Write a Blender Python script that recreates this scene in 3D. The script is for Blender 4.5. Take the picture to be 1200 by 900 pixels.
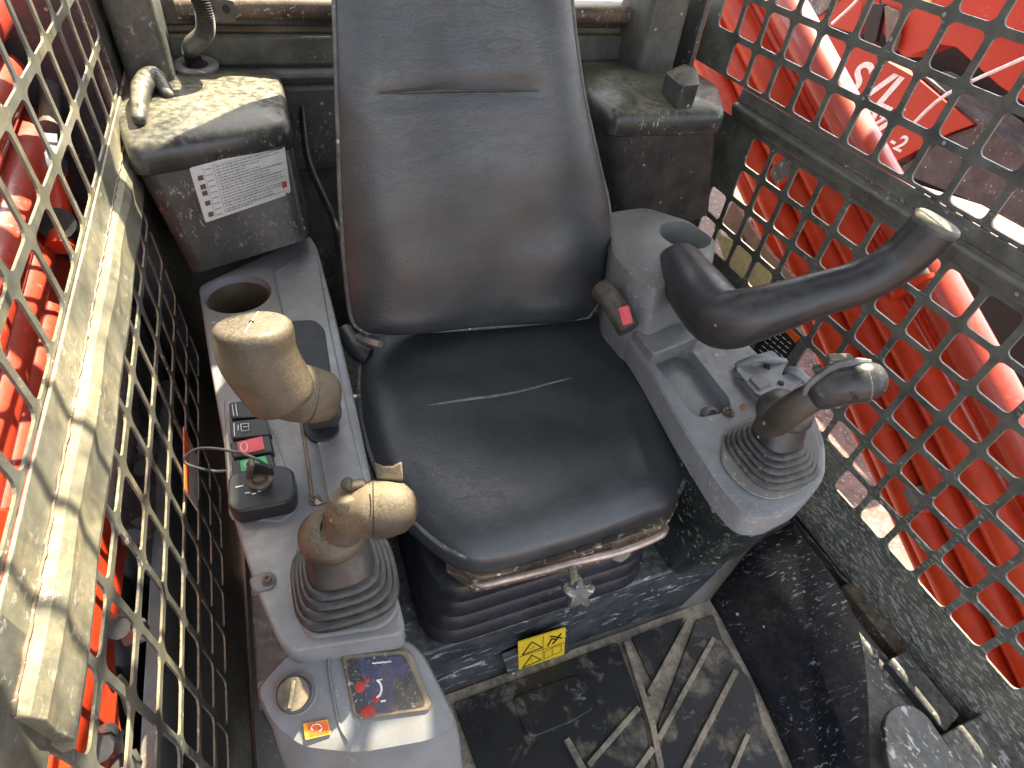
import bpy, bmesh, math, random
from mathutils import Vector, Matrix, noise
random.seed(7)
for o in list(bpy.data.objects): bpy.data.objects.remove(o)
sc = bpy.context.scene
C = sc.collection
RAD = math.radians

# ---------------------------------------------------------------- camera
F = 685.0
vx = Vector((2070, -405, F)).normalized()
vy = Vector((-368, -722, F)); vy = (vy - vx*vx.dot(vy)).normalized()
vz = -vx.cross(vy)
if vz.y > 0: vz = -vz
RM = Matrix((vx, vy, vz))                       # world = RM @ camera(x right, y down, z forward)
CAM = Vector((0, 0, 1.1))
cd = bpy.data.cameras.new('camera'); cam = bpy.data.objects.new('camera', cd); C.objects.link(cam)
cd.sensor_width = 36; cd.lens = F/1200*36; cd.clip_start = 0.02; cd.clip_end = 300
rt, up, bk = RM @ Vector((1, 0, 0)), RM @ Vector((0, -1, 0)), RM @ Vector((0, 0, -1))
m = Matrix((rt, up, bk)).transposed().to_4x4(); m.translation = CAM
cam.matrix_world = m
sc.camera = cam

# ---------------------------------------------------------------- light
SUN = Vector((0.42, 0.42, 0.80)).normalized()     # direction towards the sun
w = bpy.data.worlds.new('World'); sc.world = w; w.use_nodes = True
nt = w.node_tree; bg = nt.nodes['Background']
sky = nt.nodes.new('ShaderNodeTexSky'); sky.sky_type = 'NISHITA'; sky.sun_disc = False
sky.sun_elevation = math.asin(SUN.z); sky.sun_rotation = math.atan2(SUN.x, SUN.y)
sky.ozone_density = 1.0; sky.dust_density = 2.0
hs = nt.nodes.new('ShaderNodeHueSaturation'); hs.inputs['Saturation'].default_value = 0.38   # hazy, nearly white summer sky
nt.links.new(sky.outputs[0], hs.inputs['Color']); nt.links.new(hs.outputs[0], bg.inputs[0]); bg.inputs[1].default_value = 0.15
sd = bpy.data.lights.new('sun', 'SUN'); sd.energy = 4.8; sd.angle = RAD(0.5); sd.color = (1, .89, .68)
so = bpy.data.objects.new('sun', sd); C.objects.link(so)
so.rotation_euler = SUN.to_track_quat('Z', 'Y').to_euler()
sc.view_settings.view_transform = 'Standard'; sc.view_settings.look = 'None'
sc.view_settings.gamma = 1; sc.view_settings.use_curve_mapping = False
sc.view_settings.exposure = 2.15

# ---------------------------------------------------------------- maths helpers
def ray(px, py): return RM @ Vector((px-600, py-450, F))
def at(px, py, x=None, y=None, z=None):
    d = ray(px, py)
    if x is not None: t = (x-CAM.x)/d.x
    elif y is not None: t = (y-CAM.y)/d.y
    else: t = (z-CAM.z)/d.z
    return CAM + d*t
def atp(px, py, p0, n):
    d = ray(px, py); n = Vector(n); p0 = Vector(p0)
    return CAM + d*((p0-CAM).dot(n)/d.dot(n))
def dep(px, py, s): return CAM + ray(px, py)*(s/F)
V = Vector
def rounded(pts, r=.01, n=4):
    out = []; N = len(pts); pts = [V(p) for p in pts]
    for i, p in enumerate(pts):
        a, b = pts[i-1], pts[(i+1) % N]
        rr = r[i] if isinstance(r, (list, tuple)) else r
        la, lb = (a-p).length, (b-p).length
        r1 = min(rr, la*.45, lb*.45)
        A = p+(a-p)*(r1/la); B = p+(b-p)*(r1/lb)
        for k in range(n+1):
            t = k/n; out.append(A*(1-t)**2 + p*2*t*(1-t) + B*t*t)
    return out
def catmull(P, sub=6):
    P = [V(p) for p in P]; out = []
    if len(P) < 3: 
        return [P[0].lerp(P[-1], k/sub) for k in range(sub+1)]
    for i in range(len(P)-1):
        p0 = P[i-1] if i else P[0]*2-P[1]; p1, p2 = P[i], P[i+1]
        p3 = P[i+2] if i+2 < len(P) else P[-1]*2-P[-2]
        for k in range(sub):
            t = k/sub
            out.append(.5*((2*p1)+(p2-p0)*t+(2*p0-5*p1+4*p2-p3)*t*t+(3*p1-p0-3*p2+p3)*t**3))
    out.append(P[-1]); return out
def closed_curve(P, sub=5):
    P = [V(p) for p in P]; N = len(P); out = []
    for i in range(N):
        p0, p1, p2, p3 = P[i-1], P[i], P[(i+1) % N], P[(i+2) % N]
        for k in range(sub):
            t = k/sub
            out.append(.5*((2*p1)+(p2-p0)*t+(2*p0-5*p1+4*p2-p3)*t*t+(3*p1-p0-3*p2+p3)*t**3))
    return out

class MB:
    def __init__(s): s.v = []; s.f = []
    def add(s, vs, fs):
        o = len(s.v); s.v += [V(p) for p in vs]; s.f += [tuple(i+o for i in f) for f in fs]; return s
    def loft(s, rings, cap=True, close=True):
        n = len(rings[0]); vs = [p for r in rings for p in r]; fs = []
        for i in range(len(rings)-1):
            for j in range(n if close else n-1):
                k = (j+1) % n
                fs.append((i*n+j, i*n+k, (i+1)*n+k, (i+1)*n+j))
        if cap:
            fs.append(tuple(reversed(range(n)))); fs.append(tuple(range((len(rings)-1)*n, len(rings)*n)))
        return s.add(vs, fs)
    def slab(s, pts, vec):
        pts = [V(p) for p in pts]; vec = V(vec)
        return s.loft([pts, [p+vec for p in pts]])
    def prism(s, top, bot): return s.loft([bot, top])
    def box(s, c, sz, rot=None):
        c = V(c); h = V(sz)*.5; R = rot or Matrix.Identity(3)
        vs = [c+R @ V((h.x*a, h.y*b, h.z*d)) for d in (-1, 1) for a, b in ((-1, -1), (1, -1), (1, 1), (-1, 1))]
        return s.add(vs, [(3, 2, 1, 0), (4, 5, 6, 7), (0, 1, 5, 4), (1, 2, 6, 5), (2, 3, 7, 6), (3, 0, 4, 7)])
    def tube(s, P, r, seg=12, sub=5, dome=0, closed=False, oval=1.0):
        if closed: pts = closed_curve(P, sub)
        else: pts = catmull(P, sub) if sub > 1 else [V(p) for p in P]
        n = len(pts)
        if isinstance(r, (list, tuple)):
            rr = []
            for i in range(n):
                t = i/(n-1)*(len(r)-1); k = min(int(t), len(r)-2); rr.append(r[k]+(r[k+1]-r[k])*(t-k))
        else: rr = [r]*n
        tan = []
        for i in range(n):
            a = pts[i-1] if (i or closed) else pts[0]; b = pts[(i+1) % n] if (i < n-1 or closed) else pts[-1]
            tan.append((b-a).normalized())
        u = tan[0].orthogonal().normalized(); rings = []
        for i in range(n):
            u = (u - tan[i]*u.dot(tan[i])).normalized(); w_ = tan[i].cross(u)
            rings.append([pts[i]+(u*math.cos(a)*oval+w_*math.sin(a))*rr[i] for a in [2*math.pi*k/seg for k in range(seg)]])
            if dome and not closed and i in (0, n-1):
                sg = -1 if i == 0 else 1; extra = []
                D = dome if dome <= 1 else 1
                for q in (30, 55, 75):
                    cq, sq = math.cos(RAD(q)), math.sin(RAD(q))
                    rad_ = rr[i]*((1-D)+D*cq) if D < 1 else rr[i]*cq
                    if D < 1: rad_ = rr[i]*(1-D*(1-cq)*1.0)
                    extra.append([pts[i]+tan[i]*sg*rr[i]*D*sq+(u*math.cos(a)*oval+w_*math.sin(a))*rad_ for a in [2*math.pi*k/seg for k in range(seg)]])
                if i == 0: rings = list(reversed(extra))+rings
                else: rings += extra
        if closed: rings.append(rings[0]); return s.loft(rings, cap=False)
        return s.loft(rings)
    def lathe(s, prof, c, ax=(0, 0, 1), seg=24, cap=True):
        c = V(c); ax = V(ax).normalized(); u = ax.orthogonal().normalized(); w_ = ax.cross(u)
        rings = [[c+ax*h+(u*math.cos(a)+w_*math.sin(a))*r for a in [2*math.pi*k/seg for k in range(seg)]] for r, h in prof]
        return s.loft(rings, cap=cap)
    def build(s, name, mat, parent=None, smooth=True, bevel=0, seg=2, sub=0, label=None, kind=None, ang=40, weld=False):
        off = V((0, 0, 0)); p = parent
        while p is not None: off += p.location; p = p.parent
        me = bpy.data.meshes.new(name)
        me.from_pydata([v-off for v in s.v], [], s.f)
        me.validate()
        bm = bmesh.new(); bm.from_mesh(me)
        if weld: bmesh.ops.remove_doubles(bm, verts=bm.verts, dist=1e-5)
        bmesh.ops.recalc_face_normals(bm, faces=bm.faces); bm.to_mesh(me); bm.free()
        me.materials.append(mat)
        if smooth:
            for f in me.polygons: f.use_smooth = True
            if not sub: me.set_sharp_from_angle(angle=RAD(ang))
        o = bpy.data.objects.new(name, me); C.objects.link(o); o.parent = parent
        if bevel:
            b = o.modifiers.new('bevel', 'BEVEL'); b.width = bevel; b.segments = seg; b.limit_method = 'ANGLE'
            b.angle_limit = RAD(35); b.harden_normals = False
        if sub:
            b = o.modifiers.new('subsurf', 'SUBSURF'); b.levels = b.render_levels = sub
        if label: o['label'] = label
        if kind: o['kind'] = kind
        return o
def thing(name, label, cat, loc=(0, 0, 0), group=None):
    o = bpy.data.objects.new(name, None); C.objects.link(o); o.location = loc; o.empty_display_size = .05
    o['label'] = label; o['category'] = cat
    if group: o['group'] = group
    return o
def tag(o, label, cat, group=None):
    o['label'] = label; o['category'] = cat
    if group: o['group'] = group
    return o
def text(s, size, org, xd, yd, mat, name, parent, th=.0006, shear=0, bold=0):
    cu = bpy.data.curves.new('t', 'FONT'); cu.body = s; cu.size = size; cu.extrude = th; cu.shear = shear; cu.offset = bold
    to = bpy.data.objects.new('t', cu); C.objects.link(to)
    bpy.context.view_layer.update()
    me = bpy.data.meshes.new_from_object(to.evaluated_get(bpy.context.evaluated_depsgraph_get()))
    bpy.data.objects.remove(to)
    xd = V(xd).normalized(); yd = V(yd); yd = (yd-xd*yd.dot(xd)).normalized(); zd = xd.cross(yd)
    vs = [V(org)+xd*v.co.x+yd*v.co.y+zd*v.co.z for v in me.vertices]
    return MB().add(vs, [tuple(p.vertices) for p in me.polygons]).build(name, mat, parent, smooth=False)

# ---------------------------------------------------------------- materials
def newmat(name):
    m = bpy.data.materials.new(name); m.use_nodes = True; nt = m.node_tree
    return m, nt, nt.nodes['Principled BSDF']
def N(nt, t, **k):
    n = nt.nodes.new(t)
    for a, b in k.items(): setattr(n, a, b)
    return n
def coords(nt, scale=(1, 1, 1), rot=(0, 0, 0)):
    g = N(nt, 'ShaderNodeNewGeometry'); mp = N(nt, 'ShaderNodeMapping')
    mp.inputs['Scale'].default_value = scale; mp.inputs['Rotation'].default_value = rot
    nt.links.new(g.outputs['Position'], mp.inputs[0]); return mp.outputs[0]
def ramp(nt, src, a, b):
    r = N(nt, 'ShaderNodeMapRange'); r.inputs[1].default_value = a; r.inputs[2].default_value = b
    nt.links.new(src, r.inputs[0]); return r.outputs[0]
def noi(nt, co, scale, detail=4, rough=.6, dist=0):
    n = N(nt, 'ShaderNodeTexNoise'); n.inputs['Scale'].default_value = scale; n.inputs['Detail'].default_value = detail
    n.inputs['Roughness'].default_value = rough; n.inputs['Distortion'].default_value = dist
    nt.links.new(co, n.inputs['Vector']); return n.outputs[0]
def mix(nt, fac, a, b):
    m = N(nt, 'ShaderNodeMix', data_type='RGBA')
    if isinstance(fac, float): m.inputs[0].default_value = fac
    else: nt.links.new(fac, m.inputs[0])
    for i, c in ((6, a), (7, b)):
        if isinstance(c, tuple): m.inputs[i].default_value = (*c, 1)
        else: nt.links.new(c, m.inputs[i])
    return m.outputs[2]
def math_(nt, op, a, b=None):
    m = N(nt, 'ShaderNodeMath', operation=op)
    for i, c in ((0, a), (1, b)):
        if c is None: continue
        if isinstance(c, (int, float)): m.inputs[i].default_value = c
        else: nt.links.new(c, m.inputs[i])
    return m.outputs[0]
def dirty(name, base, rough=.5, speck=.5, dust=.3, dcol=(.30, .23, .13), scol=(.55, .54, .48), topdust=.5,
          streak=(1, 1, 1), srot=(0, 0, 0), sscale=110, metal=0, bump=.15, grain=600, dscale=9, spec=.5, coat=0, var=.35, dots=1.0, lowz=0, fscale=85, dlo=.45, dhi=.7):
    m, nt, p = newmat(name); L = nt.links.new
    co = coords(nt); big = noi(nt, co, dscale, 5, .62, .3); fine = noi(nt, co, fscale, 4, .7)
    dark = tuple(c*(1-var) for c in base); lite = tuple(min(1, c*(1+var)) for c in base)
    col = mix(nt, ramp(nt, noi(nt, co, 22, 4, .65), .35, .65), dark, lite)
    # settled dust: in patches and more where a surface faces up
    g = N(nt, 'ShaderNodeNewGeometry'); sx = N(nt, 'ShaderNodeSeparateXYZ'); L(g.outputs['Normal'], sx.inputs[0])
    upm = math_(nt, 'MULTIPLY', ramp(nt, sx.outputs[2], .2, .95), topdust)
    d = math_(nt, 'ADD', math_(nt, 'MULTIPLY', ramp(nt, big, dlo, dhi), dust), math_(nt, 'MULTIPLY', upm, ramp(nt, math_(nt, 'ADD', big, math_(nt, 'MULTIPLY', fine, .6)), .5, .95)))
    d = math_(nt, 'MULTIPLY', d, ramp(nt, fine, .25, .6))
    dn = N(nt, 'ShaderNodeClamp'); L(d, dn.inputs[0])
    col = mix(nt, dn.outputs[0], col, dcol)
    # splashes: short streaks gated by a larger noise, and round dots
    sco = coords(nt, streak, srot); sn = noi(nt, sco, sscale, 3, .65, .6)
    gate = ramp(nt, noi(nt, co, 7, 3, .6), .62-.3*speck, .78-.3*speck)
    if lowz:
        gx = N(nt, 'ShaderNodeSeparateXYZ'); L(co, gx.inputs[0])
        gate = math_(nt, 'MINIMUM', math_(nt, 'ADD', gate, math_(nt, 'MULTIPLY', ramp(nt, gx.outputs[2], lowz, .0), 1.2)), 1.0)
    if lowz: sn = math_(nt, 'ADD', sn, math_(nt, 'MULTIPLY', ramp(nt, gx.outputs[2], lowz, .0), .085))
    s1 = math_(nt, 'MULTIPLY', ramp(nt, sn, .585, .65), gate)
    vo = N(nt, 'ShaderNodeTexVoronoi'); vo.inputs['Scale'].default_value = 75; L(co, vo.inputs['Vector'])
    sep = N(nt, 'ShaderNodeSeparateColor'); L(vo.outputs['Color'], sep.inputs[0])
    s2 = math_(nt, 'MULTIPLY', math_(nt, 'LESS_THAN', vo.outputs['Distance'], math_(nt, 'MULTIPLY', sep.outputs[1], .26)), math_(nt, 'LESS_THAN', sep.outputs[0], .16*dots*(speck+.15)))
    s = math_(nt, 'MAXIMUM', s1, s2); s = math_(nt, 'MULTIPLY', s, min(1., .35+speck))
    col = mix(nt, s, col, scol)
    L(col, p.inputs['Base Color'])
    r = math_(nt, 'ADD', math_(nt, 'MULTIPLY', dn.outputs[0], .35), ramp(nt, fine, -.6, 1.6)); 
    rr = N(nt, 'ShaderNodeMapRange'); rr.inputs[1].default_value = .5; rr.inputs[2].default_value = 1.; rr.inputs[3].default_value = max(.05, rough-.06); rr.inputs[4].default_value = min(1, rough+.35)
    L(r, rr.inputs[0]); L(rr.outputs[0], p.inputs['Roughness'])
    p.inputs['Metallic'].default_value = metal; p.inputs['Specular IOR Level'].default_value = spec
    if coat: p.inputs['Coat Weight'].default_value = coat; p.inputs['Coat Roughness'].default_value = .12
    b = N(nt, 'ShaderNodeBump'); b.inputs['Strength'].default_value = bump; b.inputs['Distance'].default_value = .001
    h = math_(nt, 'ADD', noi(nt, co, grain, 2, .5), math_(nt, 'ADD', math_(nt, 'MULTIPLY', s, 1.2), math_(nt, 'MULTIPLY', noi(nt, co, 14, 3), 2.)))
    L(h, b.inputs['Height']); L(b.outputs[0], p.inputs['Normal'])
    return m
def plain(name, col, rough=.5, metal=0, emit=0, spec=.5, trans=0, var=.15):
    m, nt, p = newmat(name); co = coords(nt)
    c = mix(nt, ramp(nt, noi(nt, co, 60, 3), .35, .65), tuple(x*(1-var) for x in col), tuple(min(1, x*(1+var)) for x in col))
    nt.links.new(c, p.inputs['Base Color']); p.inputs['Roughness'].default_value = rough
    p.inputs['Metallic'].default_value = metal; p.inputs['Specular IOR Level'].default_value = spec
    if emit: nt.links.new(c, p.inputs['Emission Color']); p.inputs['Emission Strength'].default_value = emit
    return m
def leather(name):
    m, nt, p = newmat(name); L = nt.links.new; co = coords(nt)
    big = noi(nt, co, 6, 4, .6, .4)
    col = mix(nt, ramp(nt, big, .42, .68), (.026, .030, .034), (.048, .051, .051))
    sn = noi(nt, co, 170, 4, .7, 1)
    scuff = math_(nt, 'MULTIPLY', ramp(nt, sn, .60, .74), ramp(nt, noi(nt, co, 8, 3), .56, .68))
    col = mix(nt, math_(nt, 'MULTIPLY', scuff, .4), col, (.2, .2, .19)); L(col, p.inputs['Base Color'])
    r = N(nt, 'ShaderNodeMapRange'); L(noi(nt, co, 14, 5, .7), r.inputs[0]); r.inputs[1].default_value = .3; r.inputs[2].default_value = .7
    r.inputs[3].default_value = .27; r.inputs[4].default_value = .42; L(r.outputs[0], p.inputs['Roughness'])
    p.inputs['Specular IOR Level'].default_value = .75
    vo = N(nt, 'ShaderNodeTexVoronoi', feature='DISTANCE_TO_EDGE'); vo.inputs['Scale'].default_value = 230
    wv = N(nt, 'ShaderNodeVectorMath', operation='ADD'); nn = N(nt, 'ShaderNodeTexNoise'); nn.inputs['Scale'].default_value = 40
    sc2 = N(nt, 'ShaderNodeVectorMath', operation='SCALE'); sc2.inputs['Scale'].default_value = .012
    L(co, nn.inputs['Vector']); L(nn.outputs['Color'], sc2.inputs[0]); L(co, wv.inputs[0]); L(sc2.outputs[0], wv.inputs[1]); L(wv.outputs[0], vo.inputs['Vector'])
    cre = noi(nt, coords(nt, (1, 2.2, 2.2)), 26, 5, .6, 1.2); cr = math_(nt, 'ABSOLUTE', math_(nt, 'SUBTRACT', cre, .5))
    h = math_(nt, 'ADD', math_(nt, 'MULTIPLY', ramp(nt, vo.outputs['Distance'], 0, .12), .22), math_(nt, 'MULTIPLY', ramp(nt, cr, 0, .03), .25))
    h = math_(nt, 'ADD', h, math_(nt, 'MULTIPLY', noi(nt, co, 8, 2, .5), 3.))
    b = N(nt, 'ShaderNodeBump'); b.inputs['Strength'].default_value = .38; b.inputs['Distance'].default_value = .0010
    L(h, b.inputs['Height']); L(b.outputs[0], p.inputs['Normal']); return m
M = {}
M['leather'] = leather('black_vinyl')
M['piping'] = dirty('piping', (.07, .07, .068), .4, .5, .5, (.3, .29, .26), topdust=.4, sscale=200)
M['black'] = dirty('black_plastic', (.035, .036, .037), .42, .3, .35, topdust=.35, dots=.5)
M['cover'] = dirty('black_cover', (.042, .043, .041), .34, .30, .12, (.22, .20, .13), scol=(.45, .45, .42), topdust=1.0, streak=(1, 1, .5), sscale=190, dots=1.0)
M['steel'] = dirty('dark_green_steel', (.078, .082, .072), .45, .28, .35, (.16, .135, .09), topdust=.7)
M['splash'] = dirty('splashed_steel', (.05, .056, .058), .5, 1.05, .2, (.3, .27, .2), scol=(.5, .5, .47), streak=(1, .35, 1.6), srot=(.5, 0, 0), sscale=80)
M['whiteplate'] = dirty('mud_whitened_steel', (.07, .075, .078), .5, 1.3, .35, (.32, .28, .2), scol=(.5, .5, .47), streak=(1, .5, 1), sscale=90)
M['redtube'] = dirty('glossy_red_tube', (.52, .042, .014), .5, .3, .15, (.5, .12, .08), scol=(.6, .3, .25), topdust=.15, coat=.6, spec=.9, var=.1, dots=.3)
M['rail_dusty_sun'] = dirty('dusty_rail_painted_sun', (.15, .145, .11), .40, .4, .8, (.40, .34, .20), scol=(.65, .62, .5), topdust=.9, streak=(1, .6, 1), sscale=150, dots=.5)  # dust, plus a paler albedo standing in for strong sun on the rail
M['basedark'] = dirty('dark_green_black_plastic', (.018, .024, .024), .34, .35, .08, (.14, .13, .1), topdust=.3, dots=.8)
M['stem'] = dirty('grimy_lever_rubber', (.05, .042, .032), .45, .2, .6, (.13, .105, .07), topdust=.5, fscale=300)
M['riser'] = dirty('splashed_riser', (.030, .034, .041), .42, .8, .25, (.25, .24, .22), scol=(.36, .38, .42), streak=(.4, 1, 1.3), srot=(0, .5, 0), sscale=75)
M['fender'] = dirty('black_footwell_cover', (.006, .008, .013), .42, .7, .05, scol=(.32, .34, .38), streak=(.3, 1.3, 1), srot=(0, 0, .35), sscale=130, var=.2, spec=.2, dots=.4, bump=.04, topdust=0.05)
M['guard'] = dirty('guard_steel', (.112, .115, .10), .42, .35, .4, (.24, .21, .14), scol=(.5, .49, .43), streak=(1, .4, 1.3), srot=(.6, 0, 0), sscale=150, topdust=.6, dots=.5, lowz=.42)
M['guard_dusty'] = dirty('dusty_guard_steel', (.085, .088, .076), .38, .45, .6, (.30, .25, .14), scol=(.62, .6, .48), streak=(1, .6, 1), sscale=150, topdust=.9, dots=.5)
M['grey'] = dirty('grey_console_plastic', (.200, .212, .222), .38, .3, .45, (.17, .145, .105), scol=(.42, .41, .37), topdust=.35, dscale=8, var=.12, dots=1.0, fscale=60)
M['greydirty'] = dirty('dirty_grey_plastic', (.16, .166, .168), .45, .4, .6, (.21, .18, .13), scol=(.4, .39, .35), topdust=.5, var=.2, sscale=150)
M['brown'] = dirty('dust_caked_rubber', (.075, .057, .036), .6, .3, 1.0, (.19, .15, .095), scol=(.42, .34, .2), topdust=1.2, sscale=300, dots=.8, dscale=10, fscale=420, bump=.3)
M['brownsmooth'] = dirty('dust_film_rubber', (.060, .046, .031), .42, .2, .6, (.155, .125, .08), scol=(.4, .33, .2), topdust=1.3, sscale=300, dscale=9, fscale=380, bump=.25)
M['rubber'] = dirty('black_rubber', (.026, .027, .028), .40, .0, .2, (.10, .095, .085), topdust=.3, dots=.2)
M['bellows'] = dirty('seat_bellows_rubber', (.012, .014, .022), .4, .1, .12, (.16, .15, .13), topdust=.3, dots=.4)
M['boot'] = dirty('joystick_boot_rubber', (.028, .028, .029), .40, .35, .35, (.2, .185, .15), topdust=.35, sscale=170, dots=.8)
M['mat'] = dirty('floor_mat_rubber', (.009, .010, .011), .55, .45, .85, (.19, .165, .12), scol=(.2, .2, .19), sscale=40, dscale=16, topdust=.0, dots=0, dlo=.52, dhi=.64)
M['matdust'] = dirty('dusty_mat_rubber', (.10, .09, .07), .7, .4, .9, (.30, .255, .185), scol=(.3, .27, .2), sscale=60, dscale=16, topdust=.9, dots=0)
M['rust'] = dirty('rusty_seat_frame', (.10, .07, .05), .55, .8, .8, (.24, .18, .12), metal=.2, topdust=.6)
M['railmetal'] = dirty('worn_slide_bar', (.42, .34, .29), .35, .4, .5, (.35, .25, .18), metal=.6)
M['chrome'] = plain('worn_bright_steel', (.5, .5, .48), .35, .9)
M['red'] = dirty('red_machine_paint', (.55, .048, .015), .38, .2, .1, (.35, .05, .03), scol=(.5, .18, .13), topdust=.08, coat=0, spec=.3, var=.12, streak=(1, .4, 1), sscale=60, dots=.4)
M['redlight'] = dirty('clean_red_paint', (.40, .030, .010), .5, .1, .05, (.4, .1, .05), topdust=.1, var=.05, dots=.2)
M['body'] = dirty('dark_machine_body', (.06, .055, .06), .5, .3, .3, (.2, .17, .15), topdust=.4)
M['blackm'] = plain('black_gap', (.012, .011, .011), .6)
M['white'] = plain('white_print', (.75, .75, .72), .5)
M['label'] = plain('label_stock', (.55, .55, .52), .45, var=.06)
M['ink'] = plain('grey_print', (.22, .22, .21), .5)
M['darkred'] = plain('dark_red_print', (.10, .03, .025), .5)
M['redprint_reflection'] = plain('red_print_and_reflection', (.38, .03, .02), .5)
M['yellow'] = dirty('yellow_label', (.75, .50, .02), .45, .5, .2, (.3, .25, .1), scol=(.8, .75, .5), topdust=0, var=.05)
M['inkblack'] = plain('black_print', (.02, .02, .02), .5)
M['orange'] = plain('orange_label', (.75, .13, .02), .45)
M['amber'] = plain('amber_label_edge', (.8, .36, .02), .45)
M['pink'] = plain('red_switch_insert', (.62, .08, .09), .45)
M['green'] = plain('green_switch_insert', (.03, .42, .12), .45)
M['switch'] = plain('switch_plastic', (.018, .02, .021), .35)
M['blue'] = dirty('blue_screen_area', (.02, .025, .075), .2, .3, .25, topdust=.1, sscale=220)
M['screen'] = dirty('dark_screen', (.014, .015, .016), .15, .6, .25, topdust=.1, sscale=220)
M['bezel'] = dirty('screen_surround', (.12, .10, .08), .5, .5, .6, topdust=.4)
M['slot'] = plain('dark_slot_cover', (.035, .038, .040), .6, spec=.3)
M['gravel'] = dirty('pinkish_gravel', (.17, .10, .085), .9, 1.2, .4, (.20, .14, .11), scol=(.38, .30, .27), sscale=60, dscale=20, topdust=.4)
M['tan'] = plain('pinkish_plate', (.42, .26, .2), .6)
M['cream'] = plain('yellow_dusty_plate', (.62, .55, .3), .7)
M['hose'] = dirty('grey_hose', (.12, .11, .12), .6, .6, .5, topdust=.5)

# ================================================================ CAB SHELL
XR, XL = .96, -.207
YB = 1.25
P = .0717
def perforated(name, X, th, ylo, yhi, zlo, zhi, y0, z0, hole, mat, parent, pitch=P, hw=.0300, rc=.0105):
    """plate in the plane x = X with rounded square holes cut through it; hole(yc, zc) says which cells are open"""
    mb = MB(); ys = [ylo]; k = math.ceil((ylo-y0)/pitch+1e-6)
    while y0+k*pitch < yhi-1e-6: ys.append(y0+k*pitch); k += 1
    ys.append(yhi); zs = [zlo]; k = math.ceil((zlo-z0)/pitch+1e-6)
    while z0+k*pitch < zhi-1e-6: zs.append(z0+k*pitch); k += 1
    zs.append(zhi)
    sg = 1 if X > 0 else -1; xf, xb = X, X+sg*th
    for i in range(len(ys)-1):
        for j in range(len(zs)-1):
            a, b, c, d = ys[i], ys[i+1], zs[j], zs[j+1]; yc, zc = (a+b)/2, (c+d)/2
            full = (b-a) > pitch*.98 and (d-c) > pitch*.98
            if not (full and hole(yc, zc)):
                mb.add([(xf, a, c), (xf, b, c), (xf, b, d), (xf, a, d)], [(0, 1, 2, 3)])
                mb.add([(xb, a, c), (xb, b, c), (xb, b, d), (xb, a, d)], [(0, 1, 2, 3)]); continue
            ring = []; outer = []
            for q, (sy, sz) in enumerate(((1, 1), (-1, 1), (-1, -1), (1, -1))):
                cy, cz = yc+sy*(hw-rc), zc+sz*(hw-rc)
                for t in range(5):
                    an = math.pi/2*(q+t/4); ring.append((cy+rc*math.cos(an), cz+rc*math.sin(an)))
                h = pitch/2
                outer += [((yc+sy*h), (zc+sz*h))]*5
            bm_v = [(xf, *p) for p in outer]+[(xf, *p) for p in ring]+[(xb, *p) for p in ring]+[(xb, *p) for p in outer]
            fs = []
            for t in range(20):
                u = (t+1) % 20
                if outer[t] == outer[u]:
                    fs += [(t, 20+u, 20+t), (60+t, 40+t, 40+u)]
                else:
                    fs += [(t, u, 20+u, 20+t), (60+t, 40+t, 40+u, 60+u)]
                fs.append((20+t, 20+u, 40+u, 40+t))
            mb.add(bm_v, fs)
    return mb.build(name, mat, parent, smooth=False, weld=True)

# ---- right guard
rg = thing('side_guard', 'dark steel side guard with square holes, right of the seat, splashed with pale mud', 'side guard', (XR, .5, 0))
def hole_r_low(y, z):
    r = round((.622-z)/P)
    lim = {0: .99, 1: .99, 2: 1.06, 3: 1.06, 4: .60, 5: .60, 6: .40}
    return 0 <= r <= 6 and y < lim[r]
perforated('mesh_panel', XR, .004, -.45, YB, -.02, .662, .9165, .5865, hole_r_low, M['guard'], rg)
perforated('mesh_panel', XR, .004, -.45, YB, .7245, 1.5, .9165-.072*1, .7245, lambda y, z: z < 1.42 and y < (1.12 if z < .79 else 1.5), M['guard'], rg, pitch=.0737, hw=.0310)
mb = MB(); prof = [(0, .664), (-.006, .664), (-.012, .674), (-.018, .688), (-.015, .694), (-.005, .697), (-.004, .7240), (0, .7240)]
yr = [1.06, .9, .7, .5, .3, .1, -.1, -.45]
mb.loft([[V((XR+a, y, z)) for a, z in prof] for y in yr]); mb.build('cross_rail', M['guard'], rg, bevel=.0015, ang=20)
# outer return flange behind both panels, so that the plate has a back
MB().tube([(XR-.004, -.45, .7), (XR-.004, 1.05, .7)], .0028, 8, 8).build('weld_bead', M['rust'], rg)
# ---- left guard
lg = thing('side_guard', 'sunlit dusty steel side guard with square holes, left of the seat beside red pipes', 'side guard', (XL, .5, 0))
perforated('mesh_panel', XL, .0025, -.3, YB, -.02, .6437, .91, .572, lambda y, z: z > .12 and y < (1.0 if z > .3 else .75), M['guard_dusty'], lg, hw=.0312)
perforated('mesh_panel', XL, .0025, -.3, YB, .7300, 1.5, .91, .7300, lambda y, z: z < 1.42 and y < 1.14, M['guard_dusty'], lg, pitch=.0717, hw=.0312)
mb = MB(); prof = [(0, .620), (.009, .621), (.013, .634), (.011, .655), (.014, .676), (.010, .688), (.004, .695), (.003, .703), (.003, .7300), (0, .7300)]
yr = [1.14-.05*k for k in range(20)]
rings = []
for y in yr:
    rings.append([V((XL+a*(1+.10*math.sin(y*31)), y, z)) for a, z in prof])
mb.loft(rings); mb.build('cross_rail', M['rail_dusty_sun'], lg, bevel=.001, ang=15)
MB().box((XL+.002, -.03, .687), (.004, .54, .085)).build('corner_plate', M['guard_dusty'], lg, bevel=.001)
mb = MB()
wp = [(XL+.0045, 1.13-.004*k+random.uniform(-.0005, .0005), .697+.0008*math.sin(k*.9)) for k in range(236)]
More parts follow.
